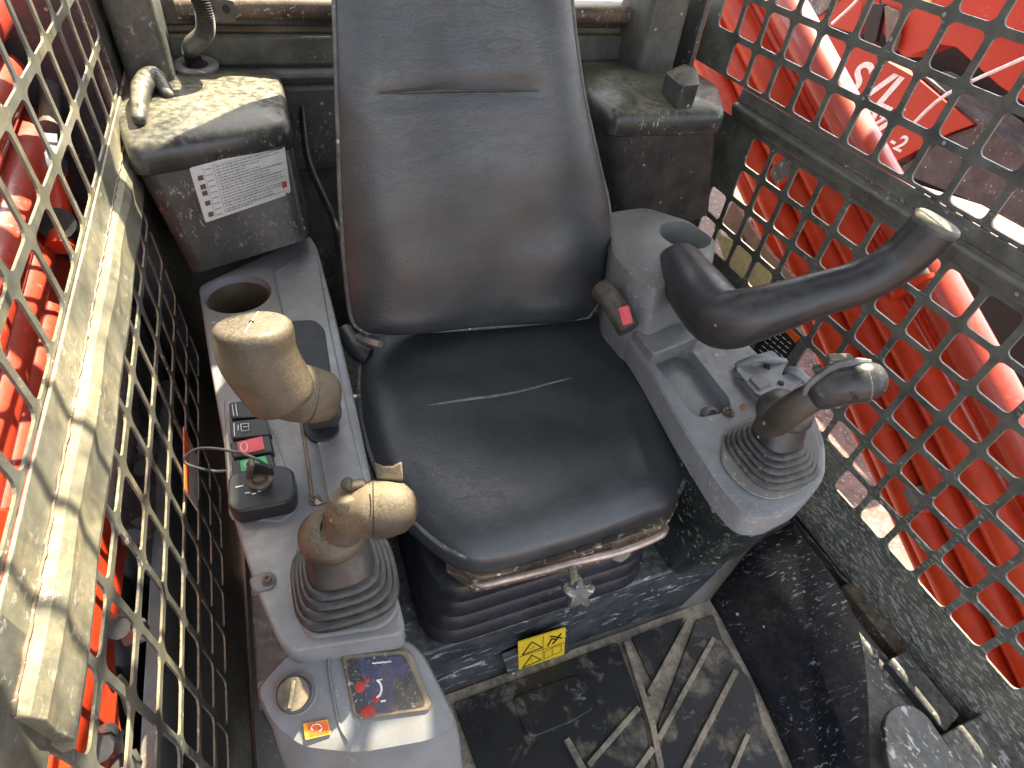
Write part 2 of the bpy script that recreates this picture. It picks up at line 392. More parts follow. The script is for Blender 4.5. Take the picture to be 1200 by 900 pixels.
mb.tube(wp, [random.uniform(.0012, .0022) for _ in range(236)], 6, 1); mb.build('weld_bead', M['rust'], lg)

# ---- floor, rear wall, roof
s_ = MB().box((.38, .35, -.03), (1.16, 1.8, .05)).build('cab_floor', M['greydirty'], kind='structure')
rw = MB().box((.38, YB+.035, .34), (1.18, .03, .88)).build('rear_wall', M['steel'], kind='structure', bevel=.004)
def bar(c, s, n, mt='steel', bv=.006): return MB().box(c, s).build(n, M[mt], rw, bevel=bv)
bar((.38, YB+.03, .745), (1.14, .05, .052), 'cross_beam')
bar((.38, YB+.012, .706), (1.14, .03, .018), 'seam_strip', 'greydirty')
bar((.38, YB+.03, .776), (1.14, .03, .012), 'ledge', 'brown')
MB().tube([(XL+.1, YB+.0, .812), (.1, YB, .815), (.4, YB, .812), (XR-.12, YB, .812)], .017, 12).build('window_seal', M['rust'], rw)
MB().box((.38, YB+.09, .80), (1.14, .14, .05)).build('window_sill', M['cover'], rw, bevel=.01)
bar((.38, YB+.016, .60), (1.10, .03, .17), 'wall_panel', 'steel', .008)
for x0, wd in ((-.165, .07), (.80, .09)):
    MB().prism(rounded([(x0-wd/2, YB-.09, 1.5), (x0+wd/2, YB-.09, 1.5), (x0+wd/2, YB+.04, 1.5), (x0-wd/2, YB+.04, 1.5)], .015),
               rounded([(x0-wd/2, YB-.09, .70), (x0+wd/2, YB-.09, .70), (x0+wd/2, YB+.04, .70), (x0-wd/2, YB+.04, .70)], .015)).build('corner_post', M['steel'], rw)
bar((.59, YB+.03, 1.22), (.76, .03, .56), 'sun_block_panel')  # unseen panel added to block sun through the rear window
bar((.885, YB-.04, .9), (.012, .1, 1.2), 'post_flange', 'steel', .002)
roof = MB()
def rbox(x0, x1, y0, y1): roof.box(((x0+x1)/2, (y0+y1)/2, 1.52), (x1-x0, y1-y0, .03))
XS = [-.27, .08, .42, .46, .54, .62, 1.03, 1.11, 1.66]; YS = [-.12, .62, .73, .765, .81, .86, 1.24, 1.32]   # unseen roof, its openings and overhang shaped to place the sun patches
for i in range(8):
    for j in range(7):
        if (i == 1 and 1 <= j <= 5) or (i in (2, 3, 4) and j in (1, 2)) or (i == 3 and j == 3) or (i == 6 and j in (2, 3)): continue
        roof.box(((XS[i]+XS[i+1])/2, (YS[j]+YS[j+1])/2, 1.52), (XS[i+1]-XS[i], YS[j+1]-YS[j], .03))
roof.box((1.18, 1.49, 1.52), (.44, .34, .03))  # extra slab added to keep sun off the right rear lid
ro = roof.build('cab_roof_sun_mask', M['steel'], kind='structure')
for k in range(4): MB().box((.35, .66+.085*k, 1.50), (.56, .010, .004), Matrix.Rotation(RAD(25), 3, 'Z')).build('shadow_bar', M['steel'], ro)  # unseen bars added below the opening to cast lattice shadows
for k in range(3): MB().box((.30+.13*k, .93, 1.494), (.010, .64, .004), Matrix.Rotation(RAD(-8), 3, 'Z')).build('shadow_bar', M['steel'], ro)

# ---- plates at the foot of the right wall
MB().slab([at(930, 606, z=.02)+V((-.003, 0, 0)), (XR-.003, .9, .02), (XR-.003, .9, -.01), (XR-.003, .2, -.01), (XR-.003, .2, .02)], (.002, 0, 0)).build('skirting_strip', M['splash'], rg)
bp = thing('footwell_bracket', 'mud whitened steel bracket plates at the foot of the right side guard', 'bracket', (.93, .05, 0))
q = [at(1003, 728, z=.03), at(1040, 770, z=.03), at(1095, 845, z=.03), at(1100, 860, z=.03), at(1050, 960, z=.03), at(1005, 960, z=.03), at(1012, 800, z=.03)]
MB().slab(rounded(q, .006), (0, 0, -.012)).build('floor_plate', M['whiteplate'], bp, bevel=.001)
q = [at(x, y, z=.05) for x, y in ((1040, 775), (1062, 762), (1125, 838), (1108, 858))]
MB().slab(rounded(q, .004), (0, 0, -.02)).build('hinge_plate', M['splash'], bp, bevel=.002)
q = [at(x, y, z=.075) for x, y in ((1036, 845), (1045, 828), (1065, 824), (1085, 836), (1150, 930), (1060, 960), (1040, 890))]
MB().slab(rounded(q, .02, 5), (0, 0, -.016)).build('tongue_plate', M['whiteplate'], bp, bevel=.002)
q = [at(1103, 862, z=.07), at(1215, 800, z=.07), at(1260, 900, z=.07), at(1150, 960, z=.07)]
MB().slab(q, (0, 0, -.08)).build('sill_plate', M['splash'], bp, bevel=.003)
bp2 = MB().box((XR-.01, .16, .01), (.03, .2, .03)).build('bracket_foot', M['rust'], bp, bevel=.003)

# black footwell cover right of the mat
top = [(834, 700, .012), (880, 640, .05), (928, 610, .06), (965, 660, .075), (1000, 712, .08), (1013, 760, .085), (1019, 820, .085), (1022, 960, .08), (962, 960, .022), (893, 812, .014)]
tp = [at(a, b, z=z) for a, b, z in top]
cc = rounded(tp, [.008, .03, .012, .03, .05, .05, .05, .01, .01, .02], 4)
ctr = sum(cc, V())/len(cc); mb = MB()
mb.loft([[V((p.x, p.y, -.004)) for p in cc], [p-V((0, 0, .006)) for p in cc], [p+(ctr-p)*.012 for p in cc], [p.lerp(ctr, .30)+V((0, 0, .004)) for p in cc], [p.lerp(ctr, .65)+V((0, 0, .006)) for p in cc], [p.lerp(ctr, .97)+V((0, 0, .006)) for p in cc]])
o = mb.build('footwell_cover', M['fender'], ang=70)
tag(o, 'glossy black curved footwell cover with pale splashes, right of the floor mat', 'footwell cover')

# ================================================================ SEAT
st = thing('operator_seat', 'worn black vinyl operator seat with high backrest and piped edges', 'seat', (.28, .6, .19))
# cushion
ZC = .425
cpx = [(445, 384), (427, 410), (421, 445), (424, 492), (438, 545), (462, 590), (488, 616), (522, 643), (556, 656), (600, 651), (655, 636), (715, 617), (762, 600), (790, 585), (804, 553), (800, 520), (784, 476), (760, 430), (732, 390), (700, 368), (650, 358), (560, 362)]
cw = []
for i, (a, b) in enumerate(cpx):
    cw.append(at(a, b, z=ZC))
ol = closed_curve(cw, 4); ctr = V((.275, .55, ZC))
mb = MB(); rings = []
for t, dz in ((.97, -.040), (1.0, -.034), (1.014, -.02), (1.008, -.006)):
    rings.append([V((ctr.x+(p.x-ctr.x)*t, ctr.y+(p.y-ctr.y)*t, ZC+dz)) for p in ol])
for t in (1., .99, .97, .94, .90, .84, .76, .66, .52, .38, .24, .1):
    r = []
    for p in ol:
        x, y = ctr.x+(p.x-ctr.x)*t, ctr.y+(p.y-ctr.y)*t
        h = .034*(1-t**6)**.75 - .007*math.exp(-(((x-.275)/.12)**2+((y-.56)/.13)**2)) + .006*noise.noise(V((x*9, y*9, 0)))*(1-t**8)
        if y < .38: h -= .02*((.38-y)/.08)**2*(1-t**10)
        r.append(V((x, y, ZC+h)))
    rings.append(r)
mb.loft(rings); cu = mb.build('cushion', M['leather'], st, ang=180)
k0, k1 = 8*4+2, 12*4+2
MB().tube([p+V((0, 0, .0015)) for p in (ol[13*4+1:]+ol[:8*4])], .0034, 8, 1).build('piping', M['piping'], cu)
sp_ = []
for k in range(13):
    t = k/12; p = at(500+169*t, 477-32*t-8*t*(1-t)*-1.2, z=ZC+.027)
    h = .034-.007*math.exp(-(((p.x-.275)/.12)**2+((p.y-.56)/.13)**2))+.006*noise.noise(V((p.x*9, p.y*9, 0)))
    sp_.append(V((p.x, p.y, ZC+h-.0004)))
MB().tube(sp_, [.0008, .0020, .0026, .0026, .0026, .0020, .0008], 8, 2).build('seam', M['piping'], cu)
# backrest
rows = [(430, 690, 391, 372), (414, 704, 378, 352), (408, 712, 350, 325), (404, 716, 310, 290), (401, 716, 270, 262), (399, 712, 235, 232), (398, 704, 200, 200), (397, 694, 155, 155), (395, 685, 110, 110), (394, 677, 60, 60), (392, 670, 0, 0)]
yrow = [.722, .728, .738, .75, .762, .77, .778, .79, .80, .815, .832]
Lp = [at(a, c, y=y) for (a, b, c, d), y in zip(rows, yrow)]
Rp = [at(b, d, y=y) for (a, b, c, d), y in zip(rows, yrow)]
for k in range(1, 5):
    Lp.append(V((Lp[10].x+.004*k*k*.6, Lp[10].y+.008*k, Lp[10].z+.03*k))); Rp.append(V((Rp[10].x-.004*k*k*.6, Rp[10].y+.008*k, Rp[10].z+.03*k)))
nr = len(Lp); NU = 28
def backpt(i, u):    # u -1..1
    a, b = Lp[i], Rp[i]; p = a.lerp(b, (u+1)/2)
    vv = i/(nr-1)
    bol = -.030*(1-abs(u)**3.2)                                         # cushion swell towards the sitter
    side = .020*math.exp(-((u)/.62)**2)                                  # hollow between the bolsters
    edge = math.sin(math.pi*min(1, max(0, (i+.35)/1.6))/2)
    topf = 1
    lum = -.010*math.exp(-((i-4)/2.5)**2)*(1-u*u)
    n_ = .004*noise.noise(V((u*2.2, i*.55, 3)))
    seam = .006*math.exp(-((p.z-.826)/.010)**2)*(1 if abs(p.x-.24) < .105 else math.exp(-((abs(p.x-.24)-.105)/.02)**2))
    return p+V((0, (bol+side+lum+n_)*edge+seam, 0))
# denser rows by interpolation
import bisect
def lerp_row(f):
    i = min(int(f), nr-2); t = f-i
    def cr(A, i, t):
        p0 = A[max(i-1, 0)]; p1 = A[i]; p2 = A[i+1]; p3 = A[min(i+2, nr-1)]
        return .5*((2*p1)+(p2-p0)*t+(2*p0-5*p1+4*p2-p3)*t*t+(3*p1-p0-3*p2+p3)*t**3)
    return cr(Lp, i, t), cr(Rp, i, t)
LL, RR = [], []
NR = (nr-1)*4
for k in range(NR+1):
    a, b = lerp_row(k/4); LL.append(a); RR.append(b)
Lp0, Rp0, nr0 = Lp, Rp, nr
def bp_(k, u):
    i = k/4; p = LL[k].lerp(RR[k], (u+1)/2)
    bol = -.040*(1-abs(u)**4.5)**.8; side = .030*math.exp(-((u)/.58)**2)
    edge = min(1, (k/5)**.5); lum = -.012*math.exp(-((i-4)/2.5)**2)*(1-u*u)
    n_ = .005*noise.noise(V((u*2.2, i*.55, 3)))
    seam = .007*math.exp(-((p.z-.826)/.009)**2)*(1 if abs(p.x-.24) < .1 else math.exp(-((abs(p.x-.24)-.1)/.02)**2))
    # bottom row follows the drooping centre
    droop = -.006*(1-u*u)*math.exp(-k/3)
    return p+V((0, (bol+side+lum+n_)*edge+seam*edge, droop))
mb = MB(); vs = []; fs = []
US = [math.sin(math.pi/2*(-1+2*j/NU)) for j in range(NU+1)]
for k in range(NR+1):
    for u in US: vs.append(bp_(k, u))
n1 = len(vs)
for k in range(NR+1):
    for u in US:
        p = LL[k].lerp(RR[k], (u*.97+1)/2); vs.append(p+V((0, .075*(1-abs(u)**6)**.5*min(1, (k+1)/4)+.012, 0)))
W_ = NU+1
for k in range(NR):
    for j in range(NU):
        a = k*W_+j; fs.append((a, a+1, a+W_+1, a+W_)); fs.append((n1+a, n1+a+W_, n1+a+W_+1, n1+a+1))
for k in range(NR):
    for j, in ((0,), (NU,)):
        a = k*W_+j; fs.append((a, a+W_, n1+a+W_, n1+a))
for j in range(NU):
    fs.append((j, n1+j, n1+j+1, j+1)); a = NR*W_+j; fs.append((a, a+1, n1+a+1, n1+a))
mb.add(vs, fs); br = mb.build('backrest', M['leather'], st, ang=75)
pl = [bp_(k, -1) for k in range(NR, -1, -1)]+[bp_(0, u) for u in US[1:-1]]+[bp_(k, 1) for k in range(0, NR+1)]
MB().tube(pl, .0034, 8, 1).build('piping', M['piping'], br)
a_, b_ = at(443, 110, y=.776), at(632, 107, y=.776)
MB().tube([a_, a_.lerp(b_, .5)+V((0, 0, .002)), b_], [.0006, .0018, .0022, .0018, .0006], 8, 8).build('seam', M['rubber'], br)
# seat pan, slide bar, knob
q = [at(a, b, z=.372) for a, b in ((500, 640), (556, 684), (620, 674), (780, 620), (795, 590), (700, 560), (520, 600))]
MB().slab(rounded(q, .012), (0, 0, .014)).build('seat_frame', M['rust'], st, bevel=.002)
q = [at(a, b, z=.374) for a, b in ((520, 658), (556, 686), (700, 652), (782, 622), (783, 612), (700, 630), (560, 664))]
MB().slab(rounded(q, .006), (0, 0, -.022)).build('front_rail', M['rust'], st, bevel=.002)
b0 = [dep(a, b, d) for a, b, d in ((556, 676, .775), (562, 685, .77), (600, 677, .77), (690, 655, .775), (730, 645, .78), (772, 628, .785), (780, 618, .80))]
MB().tube(b0, .0055, 10, 6).build('slide_lever', M['railmetal'], st)
MB().slab(rounded([dep(a, b, .79) for a, b in ((716, 636), (734, 630), (740, 650), (728, 660), (716, 656))], .005), ray(700, 650).normalized()*.006).build('lever_bracket', M['guard_dusty'], st, bevel=.001)
kn = dep(676, 690, .765); mb = MB(); ax = -ray(676, 690).normalized()*.6+V((0, -.5, 0))
pr = []
ax = ax.normalized(); u = ax.orthogonal().normalized(); w_ = ax.cross(u)
rings = []
for h, s in ((-.004, .8), (0, 1), (.014, 1), (.018, .8)):
    rings.append([kn+ax*h+(u*math.cos(t)+w_*math.sin(t))*s*(.0175+.0045*math.cos(5*t)) for t in [2*math.pi*k/50 for k in range(50)]])
mb.loft(rings); kb = mb.build('adjustment_knob', M['splash'], st, ang=50)
MB().tube([kn-V((.006, 0, -.02)), dep(670, 664, .775)], .006, 8, 2).build('knob_stem', M['guard_dusty'], kb)
# bellows
mb = MB(); rings = []
bx0, bx1, by0, by1 = .088, .455, .345, .74
folds = 4; zt, zb = .335, .185
for k in range(folds*12+1):
    t = k/(folds*12); z = zt+(zb-zt)*t; ph = (k % 6)/6
    o_ = .008*abs(math.sin(math.pi*k/12))**.3 + .014*t + .003*((k % 12)/12)
    a = .012-o_
    r = rounded([(bx0+a, by0+a, z), (bx1-a, by0+a, z), (bx1-a, by1, z), (bx0+a, by1, z)], .06, 8); rings.append(r)
mb.loft(rings); mb.build('suspension_bellows', M['bellows'], st, ang=28)
# belt buckle
bk_ = dep(718, 356, .93); d1 = (dep(735, 385, .92)-bk_).normalized()
mb = MB(); mb.tube([dep(703, 338, .95), dep(716, 352, .93), dep(737, 386, .91)], .013, 12, 4, oval=1.4); bo = mb.build('belt_buckle', M['black'], st)
q = [dep(a, b, .897) for a, b in ((724, 361), (737, 357), (742, 378), (730, 382))]
MB().slab(rounded(q, .003), ray(733, 370).normalized()*.01).build('release_button', M['pink'], bo, bevel=.001)
MB().tube([dep(420, 395, .92), dep(432, 400, .90), dep(446, 404, .89)], .006, 8).build('recliner_lever', M['chrome'], st)
MB().tube([dep(404, 388, .99), dep(420, 412, .97), dep(432, 418, .97)], .016, 10).build('recliner_housing', M['rubber'], st)

# riser under the seat
rs = thing('seat_riser', 'mud splashed blue black seat riser box with a yellow warning sticker', 'seat riser', (.3, .6, 0))
q = [at(470, 785, y=.33), at(505, 769, y=.33), at(875, 628, y=.345), at(930, 602, y=.38), at(905, 660, y=.36), at(835, 706, y=.335)]
zt_ = .185
face = [V((-.16, .335, 0)), V((.60, .335, 0)), V((.66, .345, .10)), V((.70, .36, .20)), V((.70, .36, zt_+.02)), V((.60, .34, zt_)), V((-.16, .335, zt_))]
MB().slab(face, (0, .8, 0)).build('riser_body', M['riser'], rs, bevel=.008, seg=3)
fy = .326
tabq = [at(a, b, y=fy-.004) for a, b in ((590, 775), (600, 803), (668, 775), (665, 745))]
MB().slab(rounded(tabq, .003), (0, .014, 0)).build('riser_tab', M['riser'], rs, bevel=.002)
sy = fy-.0055
sq = [at(a, b, y=sy) for a, b in ((607, 753), (663, 736), (661, 767), (608, 785))]
sk = MB().slab(rounded(sq, .002), (0, .002, 0)).build('warning_sticker', M['yellow'], rs, label='yellow warning sticker with triangle pictograms')
def onstk(u, v): return sq[0].lerp(sq[1], u).lerp(sq[3].lerp(sq[2], u), v)+V((0, -.0009, 0))
mb = MB()
def line(p, q, r=.0006): mb.tube([onstk(*p), onstk(*q)], r, 4, 1)
for pts in ([(.08, .46), (.28, .1), (.5, .42), (.08, .46)], [(.08, .95), (.28, .58), (.48, .88), (.08, .95)]):
    for a, b in zip(pts, pts[1:]): line(a, b, .0009)
for pts in ([(.62, .42), (.70, .2), (.8, .3), (.9, .12)], [(.66, .1), (.78, .18), (.92, .3)], [(.72, .4), (.82, .28)]):
    for a, b in zip(pts, pts[1:]): line(a, b, .0013)
for pts in ([(.55, .6), (.72, .55), (.73, .85), (.56, .9), (.55, .6)], [(.72, .55), (.92, .55), (.92, .82), (.73, .85)], [(.28, .7), (.28, .84)], [(.22, .34), (.34, .3)], [(.52, 0.03), (.52, .97)], [(.02, .5), (.98, .5)]):
    for a, b in zip(pts, pts[1:]): line(a, b, .0004)
mb.build('pictograms', M['inkblack'], sk, kind='stuff')
dp = at(601, 789, y=sy); MB().lathe([(.0028, 0), (.0026, .001)], dp, (0, -1, 0)).build('drop_mark', M['white'], rs)

# ================================================================ FLOOR MAT
fm = thing('floor_mat', 'black ribbed rubber floor mat with dusty tan borders in front of the seat', 'floor mat', (.35, .15, 0))
ZM = .006
outer = [at(a, b, z=ZM) for a, b in ((519, 815), (832, 703), (905, 820), (975, 935), (560, 1010))]
MB().slab(outer, (0, 0, -.008)).build('mat_base', M['matdust'], fm, bevel=.001)
def pad(px_, n='mat_pad', mt='mat', h=.005, r=.008):
    q = [at(a, b, z=ZM+h) for a, b in px_]
    return MB().slab(rounded(q, r), (0, 0, -h-.001)).build(n, M[mt], fm, bevel=.0015)
pad([(531, 824), (724, 752), (758, 848), (768, 960), (590, 985)])
pad([(740, 747), (802, 723), (766, 802)], r=.004)
pad([(816, 726), (836, 720), (846, 748), (882, 803), (893, 845), (935, 940), (940, 965), (782, 965), (770, 850)], r=.006)
q = [at(a, b, z=ZM+.009) for a, b in ((600, 817), (676, 790), (690, 806), (697, 830), (670, 846), (622, 865), (612, 850))]
MB().slab(rounded(q, .010), (0, 0, -.006)).build('raised_block', M['mat'], fm, bevel=.002)
def rib(a, b, wd=.007, h=.012):
    p, q_ = at(*a, z=ZM+h), at(*b, z=ZM+h); d = (q_-p).normalized(); n_ = V((-d.y, d.x, 0))*wd/2
    MB().slab([p-n_, q_-n_, q_+n_, p+n_], (0, 0, -h)).build('rib', M['matdust'], fm, bevel=.0012)
for a, b, wd in (((734, 751), (765, 848), .011), ((765, 848), (776, 905), .011), ((807, 727), (761, 812), .009), ((837, 747), (772, 866), .009), ((863, 785), (795, 918), .010),
                 ((749, 828), (690, 896), .009), ((664, 865), (682, 898), .011), ((682, 897), (712, 960), .011), ((766, 876), (735, 920), .010), ((877, 860), (858, 905), .008)):
    rib(a, b, wd)

# ================================================================ REAR COVERS
def cover(name, label, top_px, bot, zt, lipdz=.045):
    t = thing(name, label, 'equipment cover', tuple(at(*top_px[0], z=zt)))
    tp = [at(a, b, z=zt) for a, b in top_px]
    c = sum(tp, V())/len(tp)
    def sc_ring(s, z): return rounded([V((c.x+(p.x-c.x)*s, c.y+(p.y-c.y)*s, z)) for p in tp], .022, 5)
    mb = MB(); mb.loft([sc_ring(1.0, zt-lipdz), sc_ring(1.03, zt-lipdz+.004), sc_ring(1.03, zt-.020), sc_ring(1.015, zt-.008), sc_ring(.97, zt), sc_ring(.6, zt+.006), sc_ring(.2, zt+.008)])
    lid = mb.build('lid', M['cover'], t, ang=55)
    bb = rounded([V(p) for p in bot], .022, 5)
    mb = MB(); mb.loft([bb, sc_ring(.985, zt-lipdz-.001)]); body = mb.build('body', M['cover'], t, ang=50)
    return t, lid, body, tp
lt = [(150, 172), (338, 143), (326, 83), (200, 72), (110, 80)]
t1, lid1, body1, tp1 = cover('equipment_cover', 'moulded black rear cover left of the seat bearing a white instruction label', lt,
    [at(225, 322, y=.93), at(362, 280, y=.93), V((.05, 1.22, .46)), V((-.1, 1.22, .46)), V((-.20, 1.22, .46))], .72)
rt_ = [(690, 108), (722, 132), (850, 130), (842, 100), (790, 68), (672, 66)]
t2, lid2, body2, tp2 = cover('equipment_cover', 'moulded black rear cover right of the seat with whitish grime on its lid', rt_,
    [V((.62, 1.12, .46)), at(735, 285, y=.98), at(835, 250, y=.98), V((.86, 1.1, .46)), V((.8, 1.22, .46)), V((.6, 1.22, .46))], .72)
MB().slab(rounded([at(a, b, z=.765) for a, b in ((780, 84), (802, 74), (818, 82), (820, 98), (800, 100))], .008), (0, 0, -.045)).build('lid_block', M['cover'], t2, bevel=.006, seg=3)
MB().tube([at(163, 140, z=.73), at(166, 104, z=.742), at(180, 90, z=.742), at(198, 112, z=.728)], [.010, .015, .016, .010], 14, 6, dome=1).build('lid_boss', M['cover'], t1)
# white label on the front of the left cover
f0 = at(238, 262, y=.93); p_a, p_b, p_c = V((-.1, .905, .6)), V((0, .905, .6)), V((-.05, .93, .5))
# plane through body front: use points from the body loft
c1 = sum(tp1, V())/len(tp1)
A0 = V((c1.x+(tp1[0].x-c1.x)*.985, c1.y+(tp1[0].y-c1.y)*.985, .674)); A1 = V((c1.x+(tp1[1].x-c1.x)*.985, c1.y+(tp1[1].y-c1.y)*.985, .674)); A2 = at(295, 300, y=.93)
nn = (A1-A0).cross(A2-A0).normalized()
if nn.y > 0: nn = -nn
base = A0+nn*.010
lq = [atp(a, b, base, nn) for a, b in ((222, 197), (333, 167), (341, 227), (241, 261))]
lab = MB().slab(rounded(lq, .003), nn*-.0095).build('instruction_label', M['label'], body1, label='white instruction label with dense grey print')
lq = [atp(a, b, base+nn*.0004, nn) for a, b in ((222, 197), (333, 167), (341, 227), (241, 261))]
def onl(u, v): return lq[0].lerp(lq[1], u).lerp(lq[3].lerp(lq[2], u), v)
mb = MB()
def patch(mb, u0, v0, u1, v1, th=.0003): mb.slab([onl(u0, v0), onl(u1, v0), onl(u1, v1), onl(u0, v1)], nn*th)
for r in range(17):
    v = .09+r*.052; u = .25; end = random.choice([.55, .7, .8, .93, .96])
    while u < end:
        wd = random.uniform(.012, .06); patch(mb, u, v, min(u+wd, end), v+.02); u += wd+.010
    if r % 2 == 0: u = .135; patch(mb, u, v, u+.07, v+.016)
mb.build('print', M['ink'], lab, smooth=False, kind='stuff')
for v in (.17, .33, .445, .63, .84):
    mb = MB(); patch(mb, .05, v, .105, v+.085); mb.build('code_square', M['darkred'], lab, smooth=False)
mb = MB(); patch(mb, .91, .72, .965, .84); mb.build('red_mark', M['redprint_reflection'], lab, smooth=False)
mb = MB()
for v in (.06, .36, .5, .66, .76, .9): patch(mb, .22, v, .985, v+.006)
for u in (.118, .225): patch(mb, u, .05, u+.004, .96)
mb.build('rule_lines', M['ink'], lab, smooth=False, kind='stuff')

# corrugated hose, grommet, bracket, cable
gp = at(230, 78, z=.731)
hp = [at(212, -40, y=1.19), at(236, 5, y=1.165), at(240, 38, y=1.17), gp+V((0, -.004, .03)), gp]
pts = catmull(hp, 30); mb = MB(); rr = [.0125+.0020*math.cos(i*math.pi) for i in range(len(pts))]
mb.tube(pts, rr, 14, 1); o = mb.build('corrugated_hose', M['black'], ang=80)
tag(o, 'black corrugated conduit running down into the left rear cover', 'hose')
o = MB().lathe([(.028, -.004), (.036, -.002), (.037, .004), (.030, .008), (.020, .005), (.018, -.004)], gp, (0, -.1, 1), 32).build('rubber_grommet', M['greydirty'])
tag(o, 'dusty ring grommet around the foot of the corrugated conduit', 'grommet')
mb = MB(); yb_ = YB-.03
q = rounded([at(a, b, y=yb_) for a, b in ((236, -6), (274, 1), (277, 27), (244, 26))], .004)
o = MB().slab(q, (0, .004, 0)).build('wall_bracket', M['steel'], bevel=.001)
tag(o, 'small dark steel bracket with two round holes beside the corrugated conduit', 'bracket')
for a, b in ((247, 11), (265, 11)): MB().lathe([(.0062, 0), (.0062, .0012)], at(a, b, y=yb_-.0002), (0, -1, 0), 16).build('bolt_hole', M['blackm'], o)
o = MB().tube([dep(296, -20, 1.2), dep(312, 30, 1.19), dep(335, 72, 1.17), dep(352, 120, 1.15), dep(362, 190, 1.14), dep(392, 262, 1.14), dep(402, 330, 1.15)], .0055, 8, 6, oval=1.5).build('black_cable', M['rubber'])
tag(o, 'black cable hanging down the rear wall left of the backrest', 'cable')

# ================================================================ LEFT CONSOLE
ZK = .5
lc = thing('control_console', 'grey left hand control console with switches, ignition panel and display pod', 'control console', (-.04, .55, 0))
def topring(px_, z, r=.012): return rounded([at(a, b, z=z) for a, b in px_], r)
cp = [(300, 692), (283, 640), (266, 580), (262, 520), (246, 430), (232, 335), (362, 274), (372, 290), (392, 365), (418, 480), (447, 620), (477, 742), (340, 764), (325, 750)]
tpz = [at(a, b, z=ZK) for a, b in cp]
def inset(pts, d):
    c = sum(pts, V())/len(pts); return [V((p.x+(c.x-p.x)/max(.001, (c-p).length)*d, p.y+(c.y-p.y)/max(.001, (c-p).length)*d, p.z)) for p in pts]
tr = rounded(tpz, .014); br_ = [V((p.x*.9-.004, p.y, .12)) for p in tr]
# cup holder hole: build top as outline slab then recess cup below it
mb = MB(); mb.loft([br_, [p+V((0, 0, -.0)) for p in tr]])
con = mb.build('console_body', M['grey'], lc, bevel=.006, seg=3)
def cutter(o, cut):
    b = o.modifiers.new('cut', 'BOOLEAN'); b.object = cut; b.operation = 'DIFFERENCE'; b.solver = 'EXACT'
    dg = bpy.context.evaluated_depsgraph_get(); bpy.context.view_layer.update()
    me = bpy.data.meshes.new_from_object(o.evaluated_get(bpy.context.evaluated_depsgraph_get()))
    o.modifiers.clear(); o.data = me; bpy.data.objects.remove(cut)
    for f in o.data.polygons: f.use_smooth = True
    o.data.set_sharp_from_angle(angle=RAD(35))
    return o
cc_ = at(287, 338, z=ZK); cutm = MB().lathe([(.052, .06), (.052, -.002), (.048, -.012), (.042, -.085)], cc_+V((-.012, -.012, 0)), (0, 0, 1), 36).build('cut', M['greydirty'])
cutter(con, cutm)
MB().lathe([(.0517, -.004), (.0475, -.013), (.0415, -.083), (.0002, -.083), (.0002, -.0845), (.043, -.0845), (.0485, -.013), (.0522, -.004)], cc_+V((-.012, -.012, 0)), (0, 0, 1), 36, cap=False).build('cup_liner', M['brownsmooth'], lc)
# raised arm rest pad around the slot
rr_ = rounded([at(a, b, z=ZK+.004) for a, b in ((320, 318), (358, 292), (372, 300), (386, 378), (408, 480), (437, 605), (412, 625), (390, 615), (372, 520), (345, 430), (330, 365))], .01)
MB().slab(rr_, (0, 0, -.008)).build('armrest_pad', M['grey'], lc, bevel=.003, seg=3)
rr_ = rounded([at(a, b, z=ZK+.007) for a, b in ((336, 376), (368, 374), (380, 384), (398, 505), (388, 515), (366, 517), (356, 505))], .012)
sl = MB().slab(rr_, (0, 0, -.008)).build('slot_cover', M['slot'], lc, bevel=.0015)
# groove left of the pad
MB().tube([at(344, 440, z=ZK+.001), at(357, 520, z=ZK+.001), at(364, 570, z=ZK+.001), at(368, 588, z=ZK+.001), at(395, 590, z=ZK+.001)], .0022, 6, 6).build('panel_seam', M['rust'], lc)
def screw(p, ax=(0, 0, 1), r=.005, parent=None, n='screw'):
    o = MB().lathe([(r*1.5, 0), (r*1.5, .001), (r, .0012), (r*.95, .004), (r*.5, .0045), (r*.45, .003), (.0002, .003)], p, ax, 18).build(n, M['rust'], parent); return o
screw(at(369, 586, z=ZK+.001), parent=lc)
# switch panel
sp = rounded([at(a, b, z=ZK+.003) for a, b in ((262, 468), (300, 460), (326, 520), (336, 548), (348, 596), (330, 612), (268, 606))], .008)
MB().slab(sp, (0, 0, -.01)).build('switch_panel', M['grey'], lc, bevel=.002)
def switch(px_, ins, mat, lab, icon=None):
    q = rounded([at(a, b, z=ZK+.014) for a, b in px_], .004)
    o = MB().slab(q, (0, 0, -.014)).build('rocker_switch', M['switch'], lc, bevel=.002, seg=2, label=lab)
    q = rounded([at(a, b, z=ZK+.0152) for a, b in ins], .001)
    if mat: MB().slab(q, (0, 0, -.002)).build('switch_insert', M[mat], o)
    if icon:
        mb = MB()
        for pts, cl in icon:
            mb.tube([at(a, b, z=ZK+.0158) for a, b in pts], .0005, 5, 1 if not cl else 4, closed=bool(cl))
        mb.build('switch_icon', M['white'], o)
switch([(268, 472), (300, 467), (310, 488), (270, 490)], [], None, 'black rocker switch partly under the grip', [([(272, 474), (274, 487)], 0), ([(276, 473), (278, 487)], 0)])
switch([(269, 494), (311, 489), (318, 509), (271, 514)], [], None, 'black rocker switch with white machine icon', [([(282, 497), (291, 496), (292, 504), (283, 505), (282, 497)], 0), ([(274, 496), (275, 511)], 0), ([(279, 498), (279, 504)], 0), ([(285, 500), (290, 500)], 0)])
switch([(269, 518), (316, 509), (321, 529), (272, 536)], [(278, 518), (307, 511), (310, 526), (280, 533)], 'pink', 'rocker switch with red insert', [([(282, 521), (288, 519), (290, 526), (284, 529)], 1)])
